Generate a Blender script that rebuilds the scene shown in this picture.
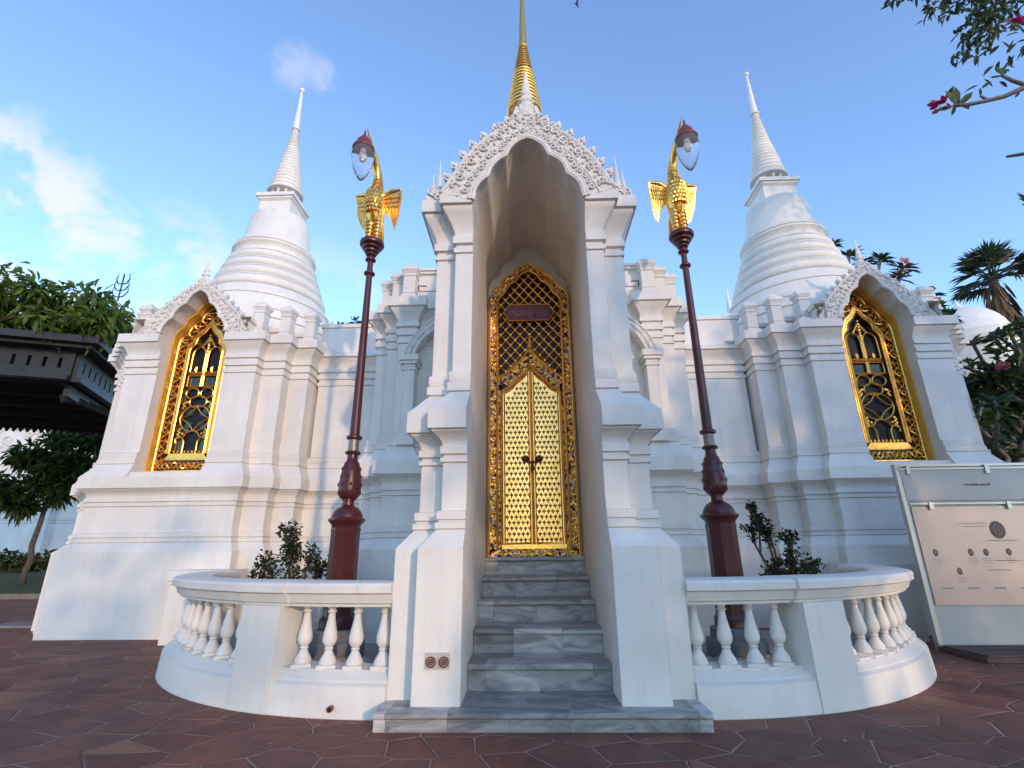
import bpy, bmesh, math, random
from mathutils import Vector, Matrix
import numpy as np
random.seed(11)
for o in list(bpy.data.objects): bpy.data.objects.remove(o)
SC = bpy.context.scene
COL = SC.collection
S = 1.4                      # one stair width (the unit below) in metres
R = math.radians
pi = math.pi

# ------------------------------------------------------------------ camera
F_PX, PITCH, YAW, ROLL = 499.557, 0.320803, 0.0289246, -0.0100318
CAM = Vector((-0.05527, -3.31089, 1.02096))
cd = bpy.data.cameras.new('camera'); co = bpy.data.objects.new('camera', cd); COL.objects.link(co)
cd.sensor_fit = 'HORIZONTAL'; cd.sensor_width = 36; cd.lens = 36*F_PX/1024
cd.clip_start = .05; cd.clip_end = 3000
fw = Vector((-math.sin(YAW)*math.cos(PITCH), math.cos(YAW)*math.cos(PITCH), math.sin(PITCH)))
r0 = Vector((math.cos(YAW), math.sin(YAW), 0)); u0 = r0.cross(fw)
rt = r0*math.cos(ROLL)+u0*math.sin(ROLL); up = -r0*math.sin(ROLL)+u0*math.cos(ROLL)
m = Matrix.Identity(4)
for i in range(3): m[i][0], m[i][1], m[i][2], m[i][3] = rt[i], up[i], -fw[i], CAM[i]*S
co.matrix_world = m
SC.camera = co

# ------------------------------------------------------------------ light
SUN_EL, SUN_AZ = R(13), R(152)       # azimuth measured from +Y towards +X
W = bpy.data.worlds.new('World'); SC.world = W; W.use_nodes = True
nt = W.node_tree; nt.nodes.clear()
def wn(t, **k):
    n = nt.nodes.new(t)
    for a, b in k.items(): setattr(n, a, b)
    return n
sky = wn('ShaderNodeTexSky', sky_type='NISHITA'); sky.sun_disc = False
sky.sun_elevation = SUN_EL; sky.sun_rotation = SUN_AZ
sky.air_density = .78; sky.dust_density = .1; sky.ozone_density = 3.0
bg = wn('ShaderNodeBackground'); bg.inputs['Strength'].default_value = .15
out = wn('ShaderNodeOutputWorld')
tc = wn('ShaderNodeTexCoord')
noi = wn('ShaderNodeTexNoise'); noi.inputs['Scale'].default_value = 8.5; noi.inputs['Detail'].default_value = 9; noi.inputs['Roughness'].default_value = .58
noi.inputs['Distortion'].default_value = .35
nt.links.new(tc.outputs['Generated'], noi.inputs['Vector'])
def mathn(op, a, b=None):
    n = wn('ShaderNodeMath', operation=op)
    for i, x in enumerate((a, b)):
        if x is None: continue
        if isinstance(x, (int, float)): n.inputs[i].default_value = x
        else: nt.links.new(x, n.inputs[i])
    return n.outputs[0]
tot = None
for d, c0, c1, w in [((-.735, .520, .435), .984, .9985, 1.0), ((-.690, .570, .447), .990, .9994, .9), ((-.60, .69, .405), .985, .9994, .75), ((-.355, .585, .729), .9989, .99995, .36), ((-.325, .604, .728), .9991, .99997, .38), ((-.300, .624, .722), .9991, .99997, .36),
                     ((-.655, .655, .376), .985, .999, .4), ((-.40, .84, .36), .975, .998, .4)]:
    dv = Vector(d).normalized()
    vm = wn('ShaderNodeVectorMath', operation='DOT_PRODUCT'); nt.links.new(tc.outputs['Generated'], vm.inputs[0]); vm.inputs[1].default_value = dv
    mr = wn('ShaderNodeMapRange', interpolation_type='SMOOTHSTEP'); nt.links.new(vm.outputs['Value'], mr.inputs[0])
    mr.inputs[1].default_value = c0; mr.inputs[2].default_value = c1; mr.inputs[4].default_value = w
    tot = mr.outputs[0] if tot is None else mathn('MAXIMUM', tot, mr.outputs[0])
ramp = wn('ShaderNodeMapRange', interpolation_type='SMOOTHSTEP'); nt.links.new(noi.outputs['Fac'], ramp.inputs[0])
ramp.inputs[1].default_value = .42; ramp.inputs[2].default_value = .58
mask = mathn('MULTIPLY', tot, ramp.outputs[0])
mask = mathn('MULTIPLY', mask, .85)
mx = wn('ShaderNodeMix', data_type='RGBA'); nt.links.new(mask, mx.inputs[0]); nt.links.new(sky.outputs[0], mx.inputs[6])
CLOUD = mx.inputs[7]; CLOUD.default_value = (1.75, 1.8, 1.95, 1)
nt.links.new(mx.outputs[2], bg.inputs[0]); nt.links.new(bg.outputs[0], out.inputs[0])
sd = Vector((math.sin(SUN_AZ)*math.cos(SUN_EL), math.cos(SUN_AZ)*math.cos(SUN_EL), math.sin(SUN_EL)))
sl = bpy.data.lights.new('sun', 'SUN'); sl.energy = .50; sl.angle = R(1.4); sl.color = (1, .69, .44)
so = bpy.data.objects.new('sun', sl); COL.objects.link(so); so.rotation_euler = sd.to_track_quat('Z', 'Y').to_euler(); so.location = sd*60
SC.view_settings.view_transform = 'Standard'; SC.view_settings.look = 'None'; SC.view_settings.gamma = 1
SC.view_settings.exposure = 1.90
SC.view_settings.use_white_balance = True; SC.view_settings.white_balance_temperature = 6900; SC.view_settings.white_balance_tint = 13

# ------------------------------------------------------------------ materials
def material(name, base, rough=.6, metal=0, var=None, scale=3, bump=0, bscale=20, streak=0, edge=0, spec=.5, stretch=None, fac=(.35, .65)):
    mt = bpy.data.materials.new(name); mt.use_nodes = True
    n = mt.node_tree; b = n.nodes['Principled BSDF']
    b.inputs['Base Color'].default_value = (*base, 1); b.inputs['Roughness'].default_value = rough; b.inputs['Metallic'].default_value = metal
    b.inputs['Specular IOR Level'].default_value = spec
    tcn = n.nodes.new('ShaderNodeTexCoord'); vec = tcn.outputs['Object']
    if stretch:
        mp = n.nodes.new('ShaderNodeMapping'); mp.inputs['Scale'].default_value = stretch; n.links.new(vec, mp.inputs[0]); vec = mp.outputs[0]
    if var:
        nz = n.nodes.new('ShaderNodeTexNoise'); nz.inputs['Scale'].default_value = scale; nz.inputs['Detail'].default_value = 6
        nz.inputs['Roughness'].default_value = .62
        n.links.new(vec, nz.inputs['Vector'])
        rp = n.nodes.new('ShaderNodeMapRange'); n.links.new(nz.outputs['Fac'], rp.inputs[0]); rp.inputs[1].default_value, rp.inputs[2].default_value = fac
        mix = n.nodes.new('ShaderNodeMix'); mix.data_type = 'RGBA'; n.links.new(rp.outputs[0], mix.inputs[0])
        mix.inputs[6].default_value = (*base, 1); mix.inputs[7].default_value = (*var, 1)
        n.links.new(mix.outputs[2], b.inputs['Base Color'])
        mt['mixname'] = mix.name
    nrm = None
    if edge:
        bv = n.nodes.new('ShaderNodeBevel'); bv.samples = 2; bv.inputs['Radius'].default_value = edge; nrm = bv.outputs[0]
    if bump:
        nb = n.nodes.new('ShaderNodeTexNoise'); nb.inputs['Scale'].default_value = bscale; nb.inputs['Detail'].default_value = 5
        n.links.new(vec, nb.inputs['Vector'])
        bp = n.nodes.new('ShaderNodeBump'); bp.inputs['Strength'].default_value = bump; bp.inputs['Distance'].default_value = .02
        n.links.new(nb.outputs['Fac'], bp.inputs['Height'])
        if nrm: n.links.new(nrm, bp.inputs['Normal'])
        nrm = bp.outputs[0]
    if nrm: n.links.new(nrm, b.inputs['Normal'])
    return mt

def plaster(name, base, edge=.012):
    """old lime-washed plaster: faint blotches, run-off streaks, trowel bumps"""
    mt = material(name, base, rough=.55, var=tuple(c*.86 for c in base), scale=1.1, bump=.10, bscale=5, edge=edge, spec=.35)
    n = mt.node_tree; b = n.nodes['Principled BSDF']
    mix = n.nodes[mt['mixname']]
    tcn = n.nodes.new('ShaderNodeTexCoord'); mp = n.nodes.new('ShaderNodeMapping'); mp.inputs['Scale'].default_value = (5.5, 5.5, .28)
    n.links.new(tcn.outputs['Object'], mp.inputs[0])
    nz = n.nodes.new('ShaderNodeTexNoise'); nz.inputs['Scale'].default_value = 1.6; nz.inputs['Detail'].default_value = 5; n.links.new(mp.outputs[0], nz.inputs['Vector'])
    rp = n.nodes.new('ShaderNodeMapRange'); n.links.new(nz.outputs['Fac'], rp.inputs[0]); rp.inputs[1].default_value = .48; rp.inputs[2].default_value = .8
    rp.inputs[4].default_value = .36
    m2 = n.nodes.new('ShaderNodeMix'); m2.data_type = 'RGBA'; n.links.new(rp.outputs[0], m2.inputs[0]); n.links.new(mix.outputs[2], m2.inputs[6])
    m2.inputs[7].default_value = (base[0]*.72, base[1]*.73, base[2]*.74, 1)
    # thin rain marks
    mp3 = n.nodes.new('ShaderNodeMapping'); mp3.inputs['Scale'].default_value = (17, 17, .55); n.links.new(tcn.outputs['Object'], mp3.inputs[0])
    n3 = n.nodes.new('ShaderNodeTexNoise'); n3.inputs['Scale'].default_value = 1.0; n3.inputs['Detail'].default_value = 7; n3.inputs['Roughness'].default_value = .7; n.links.new(mp3.outputs[0], n3.inputs['Vector'])
    r3 = n.nodes.new('ShaderNodeMapRange'); n.links.new(n3.outputs['Fac'], r3.inputs[0]); r3.inputs[1].default_value = .58; r3.inputs[2].default_value = .78; r3.inputs[4].default_value = .5
    # small scuffs and specks
    n4 = n.nodes.new('ShaderNodeTexNoise'); n4.inputs['Scale'].default_value = 13; n4.inputs['Detail'].default_value = 8; n4.inputs['Roughness'].default_value = .75; n.links.new(tcn.outputs['Object'], n4.inputs['Vector'])
    r4 = n.nodes.new('ShaderNodeMapRange'); n.links.new(n4.outputs['Fac'], r4.inputs[0]); r4.inputs[1].default_value = .62; r4.inputs[2].default_value = .74; r4.inputs[4].default_value = .45
    mxm = n.nodes.new('ShaderNodeMath'); mxm.operation = 'MAXIMUM'; n.links.new(r3.outputs[0], mxm.inputs[0]); n.links.new(r4.outputs[0], mxm.inputs[1])
    m5 = n.nodes.new('ShaderNodeMix'); m5.data_type = 'RGBA'; n.links.new(mxm.outputs[0], m5.inputs[0]); n.links.new(m2.outputs[2], m5.inputs[6]); m5.inputs[7].default_value = (base[0]*.66, base[1]*.66, base[2]*.64, 1)
    n.links.new(m5.outputs[2], b.inputs['Base Color'])
    return mt

M = {}
M['plaster'] = plaster('white_plaster', (.79, .745, .675))
M['carved'] = material('carved_stucco', (.755, .715, .65), .7, var=(.61, .57, .52), scale=9, bump=.25, bscale=26)
M['gold'] = material('gold_leaf', (1.0, .57, .15), .30, 1, var=(.85, .42, .08), scale=14, bump=.12, bscale=45)
M['gold_dark'] = material('old_gold', (.55, .32, .07), .42, 1, var=(.32, .16, .04), scale=30, bump=.3, bscale=60)
M['gold_paint'] = material('gold_paint', (.86, .52, .10), .38, .35, var=(.76, .44, .08), scale=6, bump=.06, bscale=30)
M['door_gold'] = material('gilt_door', (1.0, .60, .20), .30, 1, var=(.88, .46, .12), scale=10, bump=.10, bscale=40)
M['motif'] = material('gilt_motif', (.30, .12, .03), .45, .6, var=(.46, .22, .06), scale=40)
M['lacquer'] = material('red_lacquer_ground', (.05, .012, .01), .4)
M['glass'] = material('dark_glass', (.012, .010, .012), .28, spec=.18)
M['green_glass'] = material('green_glass', (.018, .04, .018), .12)
M['maroon'] = material('maroon_enamel', (.088, .013, .012), .33, var=(.066, .010, .010), scale=6, bump=.05, bscale=30)
M['cap_red'] = material('cap_red', (.17, .032, .024), .45)
M['grey_stone'] = material('grey_granite', (.17, .185, .19), .6, var=(.12, .13, .14), scale=60, edge=.01)
M['brass'] = material('dull_plate', (.25, .22, .18), .45, .6)
M['metal'] = material('dark_canopy_metal', (.014, .015, .017), .5, .2, var=(.024, .025, .026), scale=4)
M['under'] = material('canopy_lining', (.018, .016, .015), .8)
M['steel'] = material('brushed_frame', (.42, .42, .41), .35, .7)
M['board'] = material('board_grey', (.50, .47, .42), .35, var=(.45, .42, .38), scale=2)
M['peach'] = material('board_sunset_reflection', (.62, .43, .34), .30, .2, var=(.56, .39, .32), scale=1.5)  # peach tone puts the sunset reflected in the panel into its colour
M['ink'] = material('board_print', (.19, .125, .09), .6)
M['ink_pale'] = material('board_fine_print', (.36, .26, .215), .5)
M['soil'] = material('soil', (.05, .035, .025), .9, var=(.08, .06, .045), scale=10, bump=.5)
M['gravel'] = material('gravel_bed', (.40, .35, .30), .9, var=(.20, .17, .145), scale=40, bump=.8, bscale=40)
M['pebble'] = material('pebbles', (.55, .48, .40), .8, var=(.30, .25, .20), scale=5)
M['bark'] = material('bark', (.12, .09, .07), .85, var=(.06, .045, .035), scale=12, bump=.5, bscale=18)
M['frangi_bark'] = material('smooth_grey_bark', (.17, .155, .14), .75, var=(.10, .09, .08), scale=10, bump=.3, bscale=14)
M['thatch'] = material('dead_palm_fronds', (.20, .12, .055), .9, var=(.11, .065, .03), scale=8, stretch=(6, 6, 1))
M['grass'] = material('grass_turf', (.035, .055, .012), .9, var=(.02, .035, .008), scale=14, bump=.7, bscale=60)
M['pale_stone'] = material('cover_stone', (.22, .19, .18), .8, var=(.16, .13, .12), scale=5)
M['wood'] = material('weathered_wood', (.10, .06, .045), .7, var=(.06, .035, .028), scale=5, stretch=(.6, 8, 8), bump=.2)
M['bird'] = material('bird_feathers', (.03, .03, .035), .8)
M['plate'] = material('ceramic_plate', (.52, .46, .42), .4)
M['rust'] = material('red_brown_rings', (.13, .03, .02), .4)
M['plaque'] = material('plaque_red', (.115, .006, .008), .4)
M['script'] = material('plaque_letters', (.34, .13, .10), .45)

def leafmat(name, c, tr=.35, c2=None, rough=.5):
    mt = bpy.data.materials.new(name); mt.use_nodes = True; n = mt.node_tree
    b = n.nodes['Principled BSDF']; b.inputs['Roughness'].default_value = rough; b.inputs['Specular IOR Level'].default_value = .35
    c2 = c2 or tuple(x*.55 for x in c)
    oi = n.nodes.new('ShaderNodeTexCoord'); nz = n.nodes.new('ShaderNodeTexNoise'); nz.inputs['Scale'].default_value = 3.2; nz.inputs['Detail'].default_value = 4
    n.links.new(oi.outputs['Object'], nz.inputs['Vector'])
    rp = n.nodes.new('ShaderNodeMapRange'); n.links.new(nz.outputs['Fac'], rp.inputs[0]); rp.inputs[1].default_value = .35; rp.inputs[2].default_value = .65
    mix = n.nodes.new('ShaderNodeMix'); mix.data_type = 'RGBA'; n.links.new(rp.outputs[0], mix.inputs[0])
    mix.inputs[6].default_value = (*c, 1); mix.inputs[7].default_value = (*c2, 1)
    n.links.new(mix.outputs[2], b.inputs['Base Color'])
    t = n.nodes.new('ShaderNodeBsdfTranslucent'); n.links.new(mix.outputs[2], t.inputs[0])
    ms = n.nodes.new('ShaderNodeMixShader'); ms.inputs[0].default_value = tr
    n.links.new(b.outputs[0], ms.inputs[1]); n.links.new(t.outputs[0], ms.inputs[2])
    n.links.new(ms.outputs[0], n.nodes['Material Output'].inputs[0])
    return mt
M['leaf'] = leafmat('leaf_mid', (.095, .17, .03))
M['leaf_dark'] = leafmat('leaf_dark', (.032, .062, .016))
M['leaf_vine'] = leafmat('leaf_vine', (.13, .21, .035))
M['leaf_olive'] = leafmat('leaf_olive', (.075, .09, .026))
M['leaf_purple'] = leafmat('leaf_purple', (.035, .022, .022))
M['leaf_palm'] = leafmat('leaf_palm', (.040, .065, .025), .2)
M['leaf_frangi'] = leafmat('leaf_frangipani', (.075, .115, .022), .4)
M['pink'] = leafmat('petals_pink', (.62, .13, .17), .4, (.75, .30, .30))
M['magenta'] = leafmat('petals_magenta', (.50, .03, .11), .4, (.35, .015, .06))

# glass of the lamp globes
g = bpy.data.materials.new('lamp_glass'); g.use_nodes = True
b = g.node_tree.nodes['Principled BSDF']; b.inputs['Base Color'].default_value = (.93, .96, .98, 1); b.inputs['Roughness'].default_value = .06
b.inputs['Transmission Weight'].default_value = .92; b.inputs['IOR'].default_value = 1.10
M['globe'] = g

# mosaic of coloured glass set in gold
def mosaic(name):
    mt = bpy.data.materials.new(name); mt.use_nodes = True; n = mt.node_tree; b = n.nodes['Principled BSDF']
    t = n.nodes.new('ShaderNodeTexCoord'); v = n.nodes.new('ShaderNodeTexVoronoi'); v.inputs['Scale'].default_value = 26; n.links.new(t.outputs['Object'], v.inputs['Vector'])
    sp = n.nodes.new('ShaderNodeSeparateColor'); n.links.new(v.outputs['Color'], sp.inputs[0])
    cr = n.nodes.new('ShaderNodeValToRGB'); cr.color_ramp.interpolation = 'CONSTANT'
    els = [(0, (.85, .48, .10)), (.40, (.08, .03, .015)), (.58, (.10, .06, .22)), (.68, (.70, .38, .08)), (.84, (.28, .08, .03)), (.93, (.35, .32, .50))]
    cr.color_ramp.elements[0].color = (*els[0][1], 1); cr.color_ramp.elements[1].position = els[1][0]; cr.color_ramp.elements[1].color = (*els[1][1], 1)
    for p, c in els[2:]:
        e = cr.color_ramp.elements.new(p); e.color = (*c, 1)
    n.links.new(sp.outputs[0], cr.inputs[0]); n.links.new(cr.outputs[0], b.inputs['Base Color'])
    b.inputs['Metallic'].default_value = .75; b.inputs['Roughness'].default_value = .32
    bp = n.nodes.new('ShaderNodeBump'); bp.inputs['Strength'].default_value = .8; bp.inputs['Distance'].default_value = .02; n.links.new(v.outputs['Distance'], bp.inputs['Height'])
    n.links.new(bp.outputs[0], b.inputs['Normal'])
    return mt
M['mosaic'] = mosaic('glass_mosaic')

# grey marble with darker veins, slabs of differing tone
def marble():
    mt = bpy.data.materials.new('grey_marble'); mt.use_nodes = True; n = mt.node_tree; b = n.nodes['Principled BSDF']
    t = n.nodes.new('ShaderNodeTexCoord')
    br = n.nodes.new('ShaderNodeTexBrick'); br.inputs['Scale'].default_value = 1; br.inputs['Brick Width'].default_value = .52; br.inputs['Row Height'].default_value = 40
    br.inputs['Mortar Size'].default_value = .004; br.offset = 0
    br.inputs['Color1'].default_value = (0, 0, 0, 1); br.inputs['Color2'].default_value = (1, 1, 1, 1); br.inputs['Mortar'].default_value = (.1, .1, .1, 1)
    sx = n.nodes.new('ShaderNodeSeparateXYZ'); n.links.new(t.outputs['Object'], sx.inputs[0])
    fl = n.nodes.new('ShaderNodeMath'); fl.operation = 'MULTIPLY'; n.links.new(sx.outputs['Y'], fl.inputs[0]); fl.inputs[1].default_value = 1/(.36*S)
    fr = n.nodes.new('ShaderNodeMath'); fr.operation = 'ROUND'; n.links.new(fl.outputs[0], fr.inputs[0])
    sh = n.nodes.new('ShaderNodeMath'); sh.operation = 'MULTIPLY_ADD'; n.links.new(fr.outputs[0], sh.inputs[0]); sh.inputs[1].default_value = 3.377; n.links.new(sx.outputs['X'], sh.inputs[2])
    cx = n.nodes.new('ShaderNodeCombineXYZ'); n.links.new(sh.outputs[0], cx.inputs[0]); cx.inputs[1].default_value = 17.3
    n.links.new(cx.outputs[0], br.inputs['Vector'])
    wv = n.nodes.new('ShaderNodeTexNoise'); wv.inputs['Scale'].default_value = 1.5; wv.inputs['Detail'].default_value = 9; wv.inputs['Roughness'].default_value = .62; wv.inputs['Distortion'].default_value = 1.6
    mq = n.nodes.new('ShaderNodeMapping'); mq.inputs['Rotation'].default_value = (.3, .5, .2); mq.inputs['Scale'].default_value = (1.1, 2.0, 4.2)
    ad = n.nodes.new('ShaderNodeVectorMath'); ad.operation = 'ADD'; n.links.new(t.outputs['Object'], ad.inputs[0])
    sc2 = n.nodes.new('ShaderNodeVectorMath'); sc2.operation = 'SCALE'; n.links.new(br.outputs['Color'], sc2.inputs[0]); sc2.inputs['Scale'].default_value = 5
    n.links.new(sc2.outputs[0], ad.inputs[1]); n.links.new(ad.outputs[0], mq.inputs[0]); n.links.new(mq.outputs[0], wv.inputs['Vector'])
    cr = n.nodes.new('ShaderNodeValToRGB'); e = cr.color_ramp.elements
    e[0].color = (.16, .163, .165, 1); e[1].color = (.44, .425, .40, 1); e[0].position = .36; e[1].position = .62
    n.links.new(wv.outputs['Fac'], cr.inputs[0])
    mr = n.nodes.new('ShaderNodeMapRange'); n.links.new(br.outputs['Color'], mr.inputs[0]); mr.inputs[3].default_value = .66; mr.inputs[4].default_value = 1.45
    sc3 = n.nodes.new('ShaderNodeVectorMath'); sc3.operation = 'SCALE'; n.links.new(cr.outputs[0], sc3.inputs[0]); n.links.new(mr.outputs[0], sc3.inputs['Scale'])
    n.links.new(sc3.outputs[0], b.inputs['Base Color'])
    nz = n.nodes.new('ShaderNodeTexNoise'); nz.inputs['Scale'].default_value = 4; n.links.new(t.outputs['Object'], nz.inputs['Vector'])
    m2 = n.nodes.new('ShaderNodeMapRange'); n.links.new(nz.outputs['Fac'], m2.inputs[0]); m2.inputs[3].default_value = .22; m2.inputs[4].default_value = .55
    n.links.new(m2.outputs[0], b.inputs['Roughness'])
    bv = n.nodes.new('ShaderNodeBevel'); bv.samples = 2; bv.inputs['Radius'].default_value = .012; n.links.new(bv.outputs[0], b.inputs['Normal'])
    return mt
M['marble'] = marble()

# crazy paving: irregular flagstones with pale joints
def paving():
    mt = bpy.data.materials.new('flagstone_paving'); mt.use_nodes = True; n = mt.node_tree; b = n.nodes['Principled BSDF']
    t = n.nodes.new('ShaderNodeTexCoord')
    mp = n.nodes.new('ShaderNodeMapping'); n.links.new(t.outputs['Object'], mp.inputs[0]); mp.inputs['Scale'].default_value = (2.1, 2.75, 1); mp.inputs['Rotation'].default_value = (0, 0, .35)
    v = {}
    for f in ('F1', 'DISTANCE_TO_EDGE'):
        x = n.nodes.new('ShaderNodeTexVoronoi'); x.voronoi_dimensions = '2D'; x.feature = f; x.inputs['Scale'].default_value = 1.0; x.inputs['Randomness'].default_value = .95
        n.links.new(mp.outputs[0], x.inputs['Vector']); v[f] = x
    sp = n.nodes.new('ShaderNodeSeparateColor'); n.links.new(v['F1'].outputs['Color'], sp.inputs[0])
    cr = n.nodes.new('ShaderNodeValToRGB'); e = cr.color_ramp.elements
    e[0].color = (.160, .056, .038, 1); e[1].color = (.285, .115, .070, 1)
    q = e.new(.4); q.color = (.218, .080, .052, 1); q = e.new(.75); q.color = (.180, .070, .052, 1)
    n.links.new(sp.outputs[0], cr.inputs[0])
    nz = n.nodes.new('ShaderNodeTexNoise'); nz.inputs['Scale'].default_value = 3.5; nz.inputs['Detail'].default_value = 9; nz.inputs['Roughness'].default_value = .65; n.links.new(t.outputs['Object'], nz.inputs['Vector'])
    mr = n.nodes.new('ShaderNodeMapRange'); n.links.new(nz.outputs['Fac'], mr.inputs[0]); mr.inputs[1].default_value = .3; mr.inputs[2].default_value = .72; mr.inputs[3].default_value = .68; mr.inputs[4].default_value = 1.38
    sc = n.nodes.new('ShaderNodeVectorMath'); sc.operation = 'SCALE'; n.links.new(cr.outputs[0], sc.inputs[0]); n.links.new(mr.outputs[0], sc.inputs['Scale'])
    # joints: pale, thin, of uneven width and partly dirty
    wn_ = n.nodes.new('ShaderNodeTexNoise'); wn_.inputs['Scale'].default_value = 2.2; wn_.inputs['Detail'].default_value = 4; n.links.new(t.outputs['Object'], wn_.inputs['Vector'])
    wr = n.nodes.new('ShaderNodeMapRange'); n.links.new(wn_.outputs['Fac'], wr.inputs[0]); wr.inputs[1].default_value = .3; wr.inputs[2].default_value = .7; wr.inputs[3].default_value = .003; wr.inputs[4].default_value = .021
    jm = n.nodes.new('ShaderNodeMath'); jm.operation = 'LESS_THAN'; n.links.new(v['DISTANCE_TO_EDGE'].outputs['Distance'], jm.inputs[0]); n.links.new(wr.outputs[0], jm.inputs[1])
    jc = n.nodes.new('ShaderNodeMix'); jc.data_type = 'RGBA'; n.links.new(wn_.outputs['Fac'], jc.inputs[0]); jc.inputs[6].default_value = (.10, .06, .05, 1); jc.inputs[7].default_value = (.62, .43, .33, 1)
    mx2 = n.nodes.new('ShaderNodeMix'); mx2.data_type = 'RGBA'; n.links.new(jm.outputs[0], mx2.inputs[0]); n.links.new(sc.outputs[0], mx2.inputs[6]); n.links.new(jc.outputs[2], mx2.inputs[7])
    n.links.new(mx2.outputs[2], b.inputs['Base Color'])
    rr = n.nodes.new('ShaderNodeMapRange'); n.links.new(nz.outputs['Fac'], rr.inputs[0]); rr.inputs[3].default_value = .5; rr.inputs[4].default_value = .85; b.inputs['Specular IOR Level'].default_value = .25; n.links.new(rr.outputs[0], b.inputs['Roughness'])
    hm = n.nodes.new('ShaderNodeMapRange'); n.links.new(v['DISTANCE_TO_EDGE'].outputs['Distance'], hm.inputs[0]); hm.inputs[2].default_value = .05
    ha = n.nodes.new('ShaderNodeMath'); ha.operation = 'MULTIPLY_ADD'; n.links.new(nz.outputs['Fac'], ha.inputs[0]); ha.inputs[1].default_value = 1.6; n.links.new(hm.outputs[0], ha.inputs[2])
    hb = n.nodes.new('ShaderNodeMath'); hb.operation = 'MULTIPLY_ADD'; n.links.new(sp.outputs[1], hb.inputs[0]); hb.inputs[1].default_value = .5; n.links.new(ha.outputs[0], hb.inputs[2])
    bp = n.nodes.new('ShaderNodeBump'); bp.inputs['Strength'].default_value = .9; bp.inputs['Distance'].default_value = .022; n.links.new(hb.outputs[0], bp.inputs['Height'])
    n.links.new(bp.outputs[0], b.inputs['Normal'])
    return mt
M['paving'] = paving()

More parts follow.
